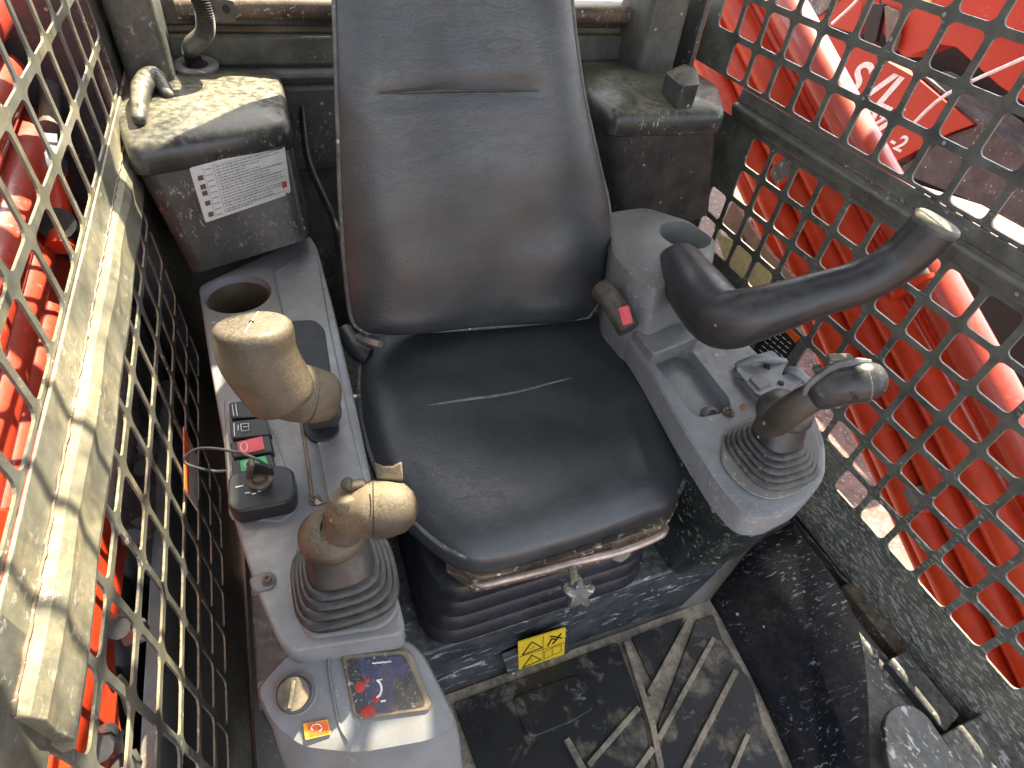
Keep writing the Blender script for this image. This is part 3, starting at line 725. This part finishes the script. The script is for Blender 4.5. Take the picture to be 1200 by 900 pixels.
switch([(271, 540), (318, 532), (325, 551), (273, 559)], [(281, 540), (311, 534), (315, 547), (283, 553)], 'green', 'rocker switch with green insert', [([(287, 543), (290, 541), (292, 545), (288, 548)], 1)])
# ignition panel
ip = [(267, 566), (276, 558), (330, 550), (344, 556), (346, 580), (340, 594), (276, 606), (266, 598)]
q = rounded([at(a, b-6, z=ZK+.026) for a, b in ip], .008)
ig = MB().slab(q, (0, 0, -.026)).build('ignition_panel', M['switch'], lc, bevel=.003, seg=3)
kc = at(305, 563, z=ZK+.029)
MB().lathe([(.013, -.003), (.013, .001), (.009, .003), (.008, .009), (.006, .010)], kc, (0, 0, 1), 24).build('key_switch', M['black'], ig)
MB().box(kc+V((.004, .002, .018)), (.028, .004, .018), Matrix.Rotation(RAD(-25), 3, 'Z')).build('ignition_key', M['switch'], ig, bevel=.0015)
MB().box(kc+V((-.006, .002, .022)), (.006, .012, .026), Matrix.Rotation(RAD(20), 3, 'Y')).build('key_fob', M['black'], ig, bevel=.002)
mb = MB()
for a, b, c, d in ((276, 577, 285, 575), (287, 584, 293, 583), (295, 585, 300, 584), (302, 582, 306, 581), (318, 563, 321, 562)):
    mb.tube([at(a, b-6, z=ZK+.0265), at(c, d-6, z=ZK+.0265)], .0007, 4, 1)
mb.build('print_marks', M['white'], ig, kind='stuff')
teth = [dep(318, 549, .62), dep(296, 536, .62), dep(262, 527, .63), dep(232, 526, .64), dep(217, 536, .64), dep(221, 545, .64), dep(250, 552, .64), dep(264, 552, .66)]
o = MB().tube([p+V((0, 0, 0)) for p in teth], .0016, 8, 6).build('key_tether', M['slot'])
tag(o, 'thin black tether looping from the ignition key over the left edge of the console', 'key tether')
# slotted lug on the left front
lg_ = rounded([at(a, b, z=ZK+.004) for a, b in ((290, 676), (318, 668), (324, 676), (320, 688), (296, 694))], .008)
lo = MB().slab(lg_, (0, 0, -.006)).build('mounting_lug', M['greydirty'], lc, bevel=.002)
screw(at(314, 680, z=ZK+.004), r=.0045, parent=lo)
# display pod
pn = V((0, -.38, 1)).normalized(); pc = at(400, 800, z=.455)
def pp(a, b, h=0): return atp(a, b, pc+pn*h, pn)
pod = [(338, 766), (420, 756), (478, 750), (496, 768), (520, 815), (537, 850), (505, 868), (420, 883), (354, 876), (320, 850), (301, 808), (320, 786)]
q = rounded([pp(a, b) for a, b in pod], .012)
pb = MB(); qc = sum(q, V())/len(q)
def lower(sx, dy, z): return [V((qc.x+(p.x-qc.x)*sx, p.y+(dy if p.y < qc.y else dy*.1), z(p) if callable(z) else z)) for p in q]
pb.loft([lower(.96, -.030, .14), lower(1.03, -.034, .34), lower(1.035, -.012, lambda p: p.z-.028), [p+(qc-p)*-.02-pn*.006 for p in q], [p+(qc-p)*.012 for p in q], [p+(qc-p)*.3+pn*.003 for p in q], [p+(qc-p)*.9+pn*.003 for p in q]])
po = pb.build('display_pod', M['grey'], lc, ang=50)
MB().tube([pp(385, 762, .004), pp(386, 790, .0045), pp(392, 825, .0045), pp(398, 850, .0045), pp(408, 868, .004)], .0014, 6, 5).build('seam_groove', M['greydirty'], po)
q = rounded([pp(a, b, .0065) for a, b in ((399, 767), (476, 761), (484, 768), (506, 826), (502, 833), (422, 844), (414, 838))], .006)
sb = MB().slab(q, pn*-.012).build('screen_surround', M['bezel'], po, bevel=.0015)
q = rounded([pp(a, b, .0075) for a, b in ((405, 773), (474, 767), (500, 827), (418, 838))], .006)
MB().slab(q, pn*-.004).build('screen', M['screen'], po)
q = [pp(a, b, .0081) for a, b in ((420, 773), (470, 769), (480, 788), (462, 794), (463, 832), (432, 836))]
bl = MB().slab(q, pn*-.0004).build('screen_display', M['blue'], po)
mb = MB(); mb.tube([pp(436+t*3.2, 777-t*.3+(t % 2)*.6, .0085) for t in range(8)], .0008, 4, 1)
mb.tube([pp(438+9*math.cos(t), 807+11*math.sin(t), .0085) for t in [-1.2+.2*k for k in range(13)]], .0011, 5, 1)
mb.tube([pp(446, 822, .0085), pp(452, 821, .0085)], .001, 4, 1); mb.tube([pp(443, 797, .0085), pp(448, 796, .0085)], .0006, 4, 1)
mb.build('display_print', M['white'], po)
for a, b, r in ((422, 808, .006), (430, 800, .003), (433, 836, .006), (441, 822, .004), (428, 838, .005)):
    MB().lathe([(r*.9, 0), (r*.5, .0005)], pp(a, b-3, .0084), pn, 9).build('red_reflection', M['redprint_reflection'], po)  # red discs painted in for the loader arm's reflection on the glass
kp = pp(347, 812, .0)
MB().lathe([(.021, .0), (.021, .003), (.0185, .004), (.018, .001)], kp, pn, 32).build('knob_recess', M['greydirty'], po)
kb = MB().lathe([(.0145, .0), (.0155, .002), (.0155, .022), (.0145, .025), (.012, .0255), (.0001, .024)], kp, pn, 32).build('rotary_knob', M['black'], po)
mb = MB(); mb.box(kp+pn*.027+V((-.001, 0, 0)), (.004, .024, .004), Matrix.Rotation(RAD(-20), 3, 'Z') @ Matrix.Rotation(RAD(20), 3, 'X')); mb.build('pointer', M['guard_dusty'], kb, bevel=.001)
q = rounded([pp(a, b, .0052) for a, b in ((355, 848), (384, 843), (388, 860), (358, 867))], .001)
sk = MB().slab(q, pn*-.0008).build('orange_sticker', M['amber'], po)
q = rounded([pp(a, b, .0056) for a, b in ((360, 848), (383, 845), (386, 859), (362, 864))], .001)
MB().slab(q, pn*-.0006).build('sticker_field', M['orange'], sk)
mb = MB(); mb.tube([pp(371+6*math.cos(t), 853+4.5*math.sin(t), .006) for t in [2.5+.4*k for k in range(13)]], .0006, 4, 1); mb.build('sticker_icon', M['white'], sk)

# left joystick
def ring_sq(c, hx, hy, z, tilt=V((0, 0, 0)), n=40, e=3.2):
    out = []
    for k in range(n):
        t = 2*math.pi*k/n; cx, sx = math.cos(t), math.sin(t)
        r = (abs(cx)**e+abs(sx)**e)**(-1/e); out.append(V((c.x+cx*r*hx, c.y+sx*r*hy, z)))
    return out
def boot(c0, c1, h0, h1, z0, z1, folds, parent, fh=.0065):
    rings = [ring_sq(c0, h0*1.02, h0, z0-.004)]; r = h0; z = z0; H = z1-z0
    def add(rad, zz):
        t = min(1, max(0, (zz-z0)/H)); rings.append(ring_sq(c0.lerp(c1, t), rad, rad*.97, zz, e=3.4-1.3*t))
    for k in range(folds):
        for dr, dz in ((0, 0), (.0016, fh*.35), (.0010, fh*.8), (-.0012, fh), (-.0042, fh*1.02), (-.0062, fh*.72), (-.0060, fh*.62)): add(r+dr, z+dz)
        r -= .0050; z += fh*.9
    ze = z
    for t in (0, .06, .15, .5, .8, 1.):
        add(r+(h1-r)*t**1.2+(.0015 if .05 < t < .5 else 0), ze+(z1-ze)*t)
    MB().loft(rings).build('boot', M['boot'], parent, ang=50)
lj = thing('joystick', 'dust caked tan joystick on the left console, nearest the display pod', 'joystick', (-.01, .31, ZK))
q = rounded([at(a, b, z=ZK+.006) for a, b in ((344, 640), (372, 596), (440, 610), (470, 712), (450, 735), (365, 748), (352, 735))], .02)
MB().slab(q, (0, 0, -.007)).build('mounting_plate', M['greydirty'], lj, bevel=.003, seg=3)
boot(V((-.011, .318, 0)), V((-.014, .338, 0)), .052, .031, ZK+.008, ZK+.062, 4, lj)
MB().lathe([(.031, -.006), (.034, .002), (.033, .009), (.026, .018), (.02, .021)], V((-.014, .338, ZK+.064)), (.02, .1, 1), 28).build('collar', M['brownsmooth'], lj)
nk = [V((-.015, .341, ZK+.07)), dep(400, 622, .578), dep(406, 600, .568)]
MB().tube(nk, [.029, .023, .021, .021], 18, 6).build('stem', M['brownsmooth'], lj)
MB().tube([dep(409, 601, .568), dep(425, 599, .563), dep(442, 597, .558), dep(457, 596, .556)], [.0225, .0255, .0285, .0268], 22, 6, dome=1).build('grip', M['brown'], lj)
MB().lathe([(.0165, -.02), (.0172, 0), (.0160, .002), (.0005, .0022)], dep(407, 580, .552), V((-.15, .45, 1)), 24).build('flat_cap', M['brown'], lj)
q = [dep(a, b, .553) for a, b in ((441, 562), (438, 541), (449, 546), (460, 546), (471, 540), (473, 564))]
MB().slab(q, ray(455, 550).normalized()*.022).build('thumb_rocker', M['brown'], lj, bevel=.002)
MB().lathe([(.006, -.006), (.0065, .004), (.004, .006)], dep(408, 568, .553), V((-.5, .3, .6)), 16).build('side_button', M['black'], lj)
MB().box(dep(420, 569, .553), (.014, .01, .012)).build('button_mount', M['brown'], lj, bevel=.003)
MB().tube([dep(437, 566, .535), dep(437.5, 598, .5275), dep(438, 630, .535)], .0006, 5, 4).build('mould_line', M['rubber'], lj)

# left safety bar grip
ls = thing('safety_bar_grip', 'tan dust covered upright safety bar grip over the left console switches', 'safety bar grip', (0, .47, ZK))
top_, mid_, low_ = dep(297, 388, .482), dep(304, 420, .494), dep(331, 462, .518)
mb = MB(); mb.tube([top_, mid_, low_], [.0316, .0318, .0300], 30, 8, dome=.25); gl = mb.build('grip', M['brownsmooth'], ls, ang=60)
mb = MB(); mb.tube([dep(333, 455, .53), dep(348, 460, .533), dep(366, 463, .54), dep(377, 464, .545)], [.028, .0270, .0264, .0245], 26, 6, dome=.6); mb.build('elbow', M['brown'], ls, ang=60)
tx = (mid_-top_).normalized()
MB().tube([top_-tx*.0080+V((0, 0, 0)), top_-tx*.0080+V((0, .0001, 0))], .002, 8, 1).build('cap_hole', M['blackm'], gl)
u = (dep(297, 368, .49)-dep(299, 404, .49)); u = (u-tx*u.dot(tx)).normalized()
MB().tube([top_-tx*.0080+u*.023, top_-tx*.0082, top_-tx*.0080-u*.021], .0006, 5, 3).build('mould_line', M['cream'], gl)
for a, b, d in ((362, 463, .539),):
    c = dep(a, b, d); ax = (dep(378, 466, .575)-dep(348, 462, .56)).normalized()
    MB().lathe([(.0265, -.001), (.0274, 0), (.0265, .001)], c, ax, 28).build('grip_ring', M['rubber'], ls)
MB().prism([dep(a, b, .60) for a, b in ((352, 470), (398, 462), (402, 490), (360, 498))], [at(a, b, z=ZK+.002) for a, b in ((360, 470), (396, 470), (397, 500), (364, 505))]).build('bar_arm', M['slot'], ls, bevel=.006, seg=3)

# ================================================================ RIGHT CONSOLE
rc = thing('control_console', 'grey right hand control console with storage tray and cup holder', 'control console', (.55, .5, 0))
cp = [(722, 372), (738, 340), (770, 345), (850, 375), (905, 430), (948, 465), (968, 520), (968, 556), (945, 586), (905, 606), (876, 604), (845, 570), (800, 500), (760, 430)]
tr = rounded([at(a, b, z=ZK) for a, b in cp], .015)
c = sum(tr, V())/len(tr)
def shr(z, s, dx=0, dy=0): return [V((c.x+(p.x-c.x)*s+dx, c.y+(p.y-c.y)*s+dy, z)) for p in tr]
mb = MB(); mb.loft([shr(ZK-.045, 1.0), shr(ZK-.01, 1.01), shr(ZK-.003, 1.0), shr(ZK, .97)])
rb = mb.build('console_body', M['grey'], rc, ang=50)
mb = MB(); mb.loft([shr(.19, .88, .03, .05), shr(.30, .93, .015, .02), shr(ZK-.044, .985)]); mb.build('console_base', M['basedark'], rc, ang=50)
# storage tray cut
q = rounded([at(a, b, z=ZK+.01) for a, b in ((766, 416), (796, 402), (812, 404), (858, 462), (860, 476), (824, 484), (812, 478))], .010)
cut = MB().slab(q, (0, 0, -.030)).build('cut', M['grey']); cutter(rb, cut)
q = rounded([at(a, b, z=ZK+.01) for a, b in ((846, 540), (850, 500), (900, 478), (945, 480), (965, 520), (962, 555), (940, 574), (905, 583), (876, 572))], .02)
MB().slab([p+V((0, 0, -.009)) for p in q], (0, 0, .003)).build('boot_frame', M['greydirty'], rc, bevel=.0015)
screw(at(854, 483, z=ZK+.001), parent=rc, r=.006, n='corner_screw')
MB().lathe([(.012, -.01), (.012, .003), (.008, .005), (.007, .001)], at(833, 486, z=ZK-.012), (0, -.6, .6), 18).build('tray_boss', M['greydirty'], rc)
# rear hump carrying the bar and the cup holder
hump = [at(a, b, z=.60) for a, b in ((712, 246), (755, 240), (808, 256), (842, 280), (836, 312), (828, 322), (800, 326), (770, 340), (744, 326), (716, 296))]
hr = rounded(hump, .016); hb = [V((p.x+.0, p.y-.028, .44)) for p in hr]
mb = MB(); hc = sum(hr, V())/len(hr)
mb.loft([hb, [p+V((0, 0, -.014)) for p in hr], [p+(hc-p)*.03+V((0, 0, -.003)) for p in hr], [p+(hc-p)*.10 for p in hr]])
hm = mb.build('rear_hump', M['greydirty'], rc, ang=45)
cut = MB().lathe([(.046, .05), (.046, -.001), (.042, -.01), (.038, -.07)], at(803, 275, z=.60)+V((0, 0, 0)), (0, 0, 1), 32).build('cut', M['greydirty']); cutter(hm, cut)
q = [at(a, b, z=ZK+.018) for a, b in ((742, 385), (760, 366), (800, 368), (822, 392), (800, 402), (766, 415))]
MB().slab(rounded(q, .006), (0, 0, -.03)).build('pivot_block', M['greydirty'], rc, bevel=.003)
# phone / parts holder
q = [at(a, b, z=ZK+.012) for a, b in ((862, 432), (888, 415), (905, 410), (922, 425), (916, 440), (940, 430), (946, 440), (912, 470), (890, 466))]
ph = MB().slab(rounded(q, .006), (0, 0, -.014)).build('switch_blank', M['grey'], rc, bevel=.003, seg=3)
def hump_(a, b, c_, d, r=.008, z=.02, n='finger_guard'):
    MB().tube([at(a, b, z=ZK+z*.4), at((a+c_)/2-2, (b+d)/2-6, z=ZK+z+.006), at(c_, d, z=ZK+z*.5)], r, 12, 5, dome=1).build(n, M['grey'], ph)
hump_(866, 428, 918, 424, .007, .018); hump_(921, 436, 945, 446, .0075, .012)
q = [at(a, b, z=ZK+.0155) for a, b in ((878, 443), (892, 436), (905, 448), (891, 456))]
MB().slab(rounded(q, .002), (0, 0, -.005)).build('blank_plate', M['greydirty'], ph, bevel=.001)
for a, b in ((868, 444), (888, 463)):
    MB().box(at(a, b, z=ZK+.0125), (.010, .004, .001), Matrix.Rotation(RAD(-50), 3, 'Z')).build('slot', M['blackm'], ph)
for a, b in ((899, 430), (915, 449)):
    MB().box(at(a, b, z=ZK+.013), (.008, .007, .004), Matrix.Rotation(RAD(-40), 3, 'Z')).build('slot', M['blackm'], ph)

# right joystick
rj = thing('joystick', 'dark grey mud spotted joystick on the right console in front of the red pipes', 'joystick', (.56, .32, ZK))
boot(V((.56, .327, 0)), V((.572, .350, 0)), .055, .033, ZK+.004, ZK+.060, 5, rj, .0058)
MB().lathe([(.034, -.008), (.037, .0), (.036, .008), (.028, .020), (.018, .026)], V((.573, .352, ZK+.060)), (.05, .1, 1), 28).build('collar', M['boot'], rj)
screw(dep(872, 478, .745), -ray(872, 478).normalized(), .004, rj)
MB().tube([dep(900, 503, .785), dep(928, 480, .742), dep(958, 462, .72), dep(975, 455, .71)], [.020, .0195, .018, .021], 20, 6).build('stem', M['stem'], rj)
MB().tube([dep(962, 461, .715), dep(985, 452, .705), dep(1008, 447, .70), dep(1018, 446, .70)], [.021, .025, .026, .0235], 24, 6, dome=.7).build('grip', M['boot'], rj)
MB().tube([dep(940, 478, .725), dep(948, 452, .71), dep(975, 432, .70), dep(1000, 424, .69), dep(1020, 424, .69)], [.003, .0045, .006, .005, .003], 8, 6).build('trigger_guard', M['greydirty'], rj)
MB().lathe([(.005, -.004), (.0055, .002), (.003, .003)], dep(958, 432, .70), V((-.5, .2, .7)), 14).build('side_button', M['black'], rj)
MB().box(dep(984, 420, .70), (.03, .012, .008), Matrix.Rotation(RAD(-15), 3, 'Z')).build('thumb_rocker', M['guard_dusty'], rj, bevel=.002)
MB().lathe([(.0035, 0), (.0035, .001)], dep(1002, 466, .676), -ray(998, 468).normalized(), 14).build('grip_screw', M['blackm'], rj)
cax = (dep(1018, 446, .70)-dep(985, 452, .705)).normalized()
MB().lathe([(.0258, -.001), (.0264, 0), (.0258, .001)], dep(1010, 447, .70), cax, 28).build('end_ring', M['greydirty'], rj)

# right safety bar
rs2 = thing('safety_bar_grip', 'black rubber safety bar curving from the right console up to a pale round end cap', 'safety bar grip', (.53, .6, .6))
pth = [dep(a, b, d) for a, b, d in ((796, 312, .975), (820, 346, .872), (847, 373, .815), (885, 368, .78), (950, 348, .765), (1010, 330, .745), (1050, 308, .725), (1076, 285, .705), (1094, 266, .69))]
MB().tube(pth, [.040, .043, .043, .037, .030, .0275, .0275, .0275, .0275], 32, 8, dome=.15).build('grip_sleeve', M['rubber'], rs2, ang=60)
ax = (pth[-1]-pth[-2]).normalized(); ce = pth[-1]+ax*.004
MB().lathe([(.027, -.006), (.0285, -.002), (.0285, .002), (.026, .005), (.010, .006), (.0005, .006)], ce, ax, 32).build('end_cap', M['guard_dusty'], rs2)
MB().lathe([(.002, .0), (.002, .0002)], ce+ax*.0062, ax, 10).build('cap_hole', M['blackm'], rs2)
# orange warning plate behind the bar
wp_ = [at(a, b, x=XR-.006) for a, b in ((893, 385), (914, 378), (938, 396), (915, 428), (880, 420))]
wl = MB().slab(wp_, (.002, 0, 0)).build('warning_plate', M['inkblack'], rg, label='black warning plate with orange heading')
MB().slab([at(a, b, x=XR-.0075) for a, b in ((912, 379), (918, 377), (938, 396), (932, 402))], (.001, 0, 0)).build('orange_heading', M['orange'], wl)
mb = MB()
for r in range(6):
    a0, b0 = 905-r*3.0, 385+r*5
    for k in range(4): mb.tube([at(a0+k*6, b0+k*5, x=XR-.0072), at(a0+k*6+4, b0+k*5+3.3, x=XR-.0072)], .0008, 4, 1)
mb.build('print', M['white'], wl, kind='stuff')
# decal on the left guard's lower plate
dl = [at(a, b, x=XL+.004) for a, b in ((216, 500), (231, 535), (232, 598), (217, 575))]
wl = MB().slab(dl, (-.002, 0, 0)).build('warning_plate', M['label'], lg, label='small warning plate with orange edge')
MB().slab([at(a, b, x=XL+.006) for a, b in ((216, 500), (222, 514), (221, 580), (217, 573))], (-.001, 0, 0)).build('orange_edge', M['orange'], wl)

# ================================================================ OUTSIDE, RIGHT
GZ = -.62
MB().box((0, 0, GZ-.05), (160, 160, .1)).build('ground', M['gravel'], kind='structure')
d_ = V((0, -.9, -.436)).normalized(); nrm = V((0, .436, -.9)).normalized()   # nrm points down across the arm
def arm(side, x0, label):
    """loader lift arm sloping down towards the front: plates with rounded tubes and pipes laid along it"""
    t = thing('loader_arm', label, 'loader arm', (x0, .8, .6))
    o0 = V((x0, 1.21, .80))      # point on the top tube centre line
    def along(a, off, dx): return o0+d_*a+nrm*off+V((side*dx, 0, 0))
    A0, A1 = -1.2, 2.6
    MB().tube([along(A0, 0, .02), along(A1, 0, .02)], .042, 20, 10).build('top_tube', M['redtube'], t)
    mb = MB(); pr = [(.006, .05), (.006, .325), (.08, .325), (.08, .05)]
    mb.loft([[along(a, off, dx) for dx, off in pr] for a in (A0, A1)]); mb.build('arm_box', M['red'], t, bevel=.012, seg=3)
    for off, r, dx in ((.092, .036, -.006), (.168, .030, .0), (.238, .036, -.008), (.298, .026, .002)):
        MB().tube([along(A0, off, dx), along(.4, off+random.uniform(-.006, .006), dx), along(1.1, off+random.uniform(-.01, .01), dx), along(A1, off, dx)], r, 14, 6).build('hydraulic_pipe', M['red'], t)
    for a, off in ((.62, .02), (.25, .168), (1.05, .238), (.5, .298)):
        p = along(a, off, -.004); MB().tube([p, p+d_*.045], .046 if off < .1 else .037, 16, 2).build('pipe_clamp', M['hose'], t)
        MB().tube([p+d_*.045, p+d_*.055], .049 if off < .1 else .040, 16, 2).build('clamp_ring', M['red'], t)
    return t
arm(1, 1.17, 'bright red loader arm with parallel pipes outside the right guard')
o = MB().prism([(1.5, .2, .40), (1.62, .2, .40), (1.62, -.9, .40), (1.5, -.9, .40)], [(1.5, .2, -.5), (1.62, .2, -.5), (1.62, -.9, -.5), (1.5, -.9, -.5)]).build('front_upright', M['blackm'], bevel=.01)
tag(o, 'black steel upright showing between the red loader arm and the right guard corner', 'upright')
o = MB().slab(rounded([at(a, b, x=1.06) for a, b in ((846, 262), (858, 235), (905, 300), (925, 320), (960, 352), (940, 362), (868, 312))], .01), (.01, 0, 0)).build('rivet_plate', M['tan'], bevel=.001)
tag(o, 'pinkish tan plate with a rivet behind the rear edge of the right guard', 'plate')
screw(at(870, 281, x=1.058), (-1, 0, 0), .008, o, 'rivet')
o = MB().slab([at(a, b, x=1.05) for a, b in ((835, 262), (846, 275), (880, 296), (950, 352), (945, 372), (860, 340))], (.006, 0, 0)).build('lower_plate', M['cream'])
tag(o, 'pale yellow dusty plate low behind the rear corner of the right guard', 'plate')

# neighbouring machine
nb = thing('parked_loader', 'neighbouring orange red tracked loader with white model lettering on its side', 'tracked loader', (2.6, 2, GZ))
def plate(px_, x, mt, n, th=.03, r=.01): return MB().slab(rounded([at(a, b, x=x) for a, b in px_], r), (th, 0, 0)).build(n, M[mt], nb, bevel=.004)
plate([(780, -60), (1400, -60), (1400, 330), (1150, 240), (1040, 205), (985, 150), (930, 90)], 2.75, 'blackm', 'chassis', .6)
bpn = plate([(905, 20), (1000, 50), (1075, 92), (1140, 146), (1112, 156), (1045, 192), (1022, 175), (985, 130), (935, 70)], 2.5, 'redlight', 'side_panel', .12)
plate([(1072, 84), (1085, 90), (1240, 210), (1260, 300), (1150, 240), (1050, 200), (1112, 159), (1146, 147)], 2.52, 'body', 'lower_body', .2)
plate([(950, -30), (1012, -30), (1010, 10), (1003, 40), (955, 25)], 2.48, 'redlight', 'hood_panel', .1)
plate([(1030, -30), (1120, -30), (1240, 30), (1230, 140), (1170, 100), (1120, 55), (1100, 52), (1060, 68), (1035, 40)], 2.42, 'redlight', 'lift_arm', .12)
plate([(1112, -40), (1260, -40), (1260, 70), (1180, 40), (1115, 10)], 2.36, 'redlight', 'arm_cover', .05)
plate([(1015, 3), (1036, 5), (1026, 50), (1012, 50)], 2.40, 'blackm', 'rubber_strip', .02)
plate([(1036, 6), (1054, 14), (1052, 45), (1046, 62), (1038, 50)], 2.39, 'bezel', 'latch', .02)
plate([(1072, 0), (1090, 0), (1086, 6), (1074, 5)], 2.34, 'yellow', 'yellow_mark', .01, .002)
plate([(960, -20), (1005, -20), (960, 18), (940, 20)], 2.47, 'hose', 'filter_housing', .1)
for pts in (((1065, 150), (1110, 110), (1200, 68)), ((1008, 158), (1035, 140), (1060, 128)), ((975, 28), (1000, 5), (1010, -10)), ((932, 48), (950, 36))):
    MB().tube([at(a, b, x=2.3) for a, b in pts], .006, 6, 4).build('guy_wire', M['white'], nb)
# track
tc = at(1110, 250, x=2.4)
mb = MB(); ring = [(tc.y+1.0, -.25), (tc.y+.85, .0), (tc.y+.4, .06), (tc.y-1.2, .06), (tc.y-1.4, -.15), (tc.y-1.2, GZ), (tc.y+.8, GZ)]
MB().slab(rounded([(2.42, a, b-.05 if b > GZ else b) for a, b in ring], .15, 6), (.35, 0, 0)).build('track_belt', M['blackm'], nb)
for k in range(4): MB().lathe([(.14, 0), (.14, .04), (.05, .05)], (2.42, tc.y+.6-.45*k, -.35), (-1, 0, 0), 24).build('track_roller', M['body'], nb)
for k in range(26): MB().box((2.55, tc.y+.5-.085*k, .035), (.32, .04, .03)).build('track_lug', M['body'], nb, bevel=.004)
# lettering
def side_text(s, a, b, size, sh): 
    p = at(a, b, x=2.4985); return text(s, size, p, (0, -1, 0), (0, 0, 1), M['white'], 'lettering', bpn, th=.001, shear=sh, bold=size*.02)
side_text('SVL', 985, 103, .19, .35)
side_text('97', 994, 150, .17, .35)
side_text('-2', 1040, 170, .09, .2)

# ================================================================ OUTSIDE, LEFT
la = thing('loader_arm', 'scratched red loader arm with broad ribs outside the left guard', 'loader arm', (-.45, .8, .4))
def lt_(a, b, x): return at(a, b, x=x)
MB().box((-.44, .60, .66), (.10, 1.25, .56)).build('arm_box', M['red'], la, bevel=.02, seg=3)
for z, rr_x, x in ((.45, .030, -.385), (.52, .034, -.38), (.60, .040, -.375), (.69, .036, -.38), (.78, .044, -.375), (.88, .040, -.38)):
    MB().tube([(x, -.1, z-.01), (x+random.uniform(-.006, .006), .5, z), (x, 1.22, z+.035)], rr_x, 18, 8, dome=.5).build('arm_rib', M['redtube'], la)
MB().tube([lt_(118, -20, -.36), lt_(125, 20, -.36), lt_(118, 45, -.36)], .03, 16, 4, dome=.6).build('arm_rib', M['redtube'], la)
MB().slab(rounded([lt_(a, b, -.33) for a, b in ((88, 700), (140, 560), (150, 640), (135, 760), (140, 840), (160, 960), (80, 960))], .01), (-.03, 0, 0)).build('arm_cheek', M['red'], la, bevel=.004)
MB().slab(rounded([lt_(a, b, -.36) for a, b in ((-40, 600), (70, 590), (60, 700), (10, 960), (-40, 960))], .01), (-.03, 0, 0)).build('arm_cheek', M['red'], la, bevel=.004)
hz = thing('hydraulic_hose', 'grey hydraulic hose with steel fitting and red sleeve behind the left guard', 'hydraulic hose', tuple(lt_(62, 200, -.36)))
MB().tube([lt_(70, -20, -.33), lt_(62, 60, -.33), lt_(58, 150, -.335)], .016, 14, 6).build('hose', M['hose'], hz)
MB().lathe([(.018, 0), (.02, .01), (.02, .03), (.016, .032), (.016, .05), (.020, .052), (.020, .07), (.015, .075)], lt_(62, 205, -.335), lt_(60, 150, -.335)-lt_(62, 205, -.335), 6).build('fitting', M['chrome'], hz)
MB().tube([lt_(60, 205, -.335), lt_(66, 240, -.335), lt_(70, 290, -.335)], .019, 14, 5).build('sleeve', M['red'], hz)
MB().tube([lt_(66, 262, -.33), lt_(90, 290, -.34)], .026, 14, 3).build('clamp', M['rubber'], hz)
ug = thing('underframe', 'dark machine frame and hoses seen low through the left guard', 'machine frame', (-.5, .6, 0))
MB().box((-.72, .5, -.15), (1.0, 3.2, .34)).build('shade_sheet', M['blackm'], ug)  # black sheet added over the bright ground, standing in for shade
MB().box((-.55, 1.95, .3), (.7, 1.4, 1.1)).build('side_tank', M['body'], ug, bevel=.03, seg=3)
MB().box((-.80, .5, -.1), (.9, 3.2, .5)).build('frame_block', M['blackm'], ug, bevel=.01)
MB().box((-.40, .9, .16), (.16, .5, .3)).build('valve_block', M['hose'], ug, bevel=.008)
for k in range(7):
    y = .15+.15*k; MB().tube([(-.30, y, .34-.02*k), (-.33, y+.05, .22), (-.36, y+.02, .08)], .014, 10, 5).build('hose', M['rubber'], ug)
for k in range(4):
    MB().lathe([(.018, 0), (.018, .02), (.01, .025)], (-.31, .3+.17*k, .24), (1, 0, .3), 6).build('fitting', M['chrome'], ug)
MB().slab([(-.30, .2, .02), (-.30, 1.1, .02), (-.30, 1.1, .14), (-.30, .2, .14)], (-.02, 0, 0)).build('side_plate', M['greydirty'], ug, bevel=.003)
o = MB().slab([at(a, b, x=-.36) for a, b in ((135, 355), (160, 350), (168, 400), (140, 385))], (-.02, 0, 0)).build('lit_plate', M['cream'])
tag(o, 'small sunlit yellow plate behind the middle of the left guard', 'plate')

for a, g in (('side_guard', 'perforated side guards either side of the cab'), ('joystick', 'joysticks on the two consoles'), ('control_console', 'control consoles either side of the seat'),
             ('equipment_cover', 'moulded black covers at the back of the cab'), ('safety_bar_grip', 'safety bar grips'), ('loader_arm', 'red loader arms outside the guards')):
    for o in bpy.data.objects:
        if o.name.split('.')[0] == a and 'category' in o: o['group'] = g
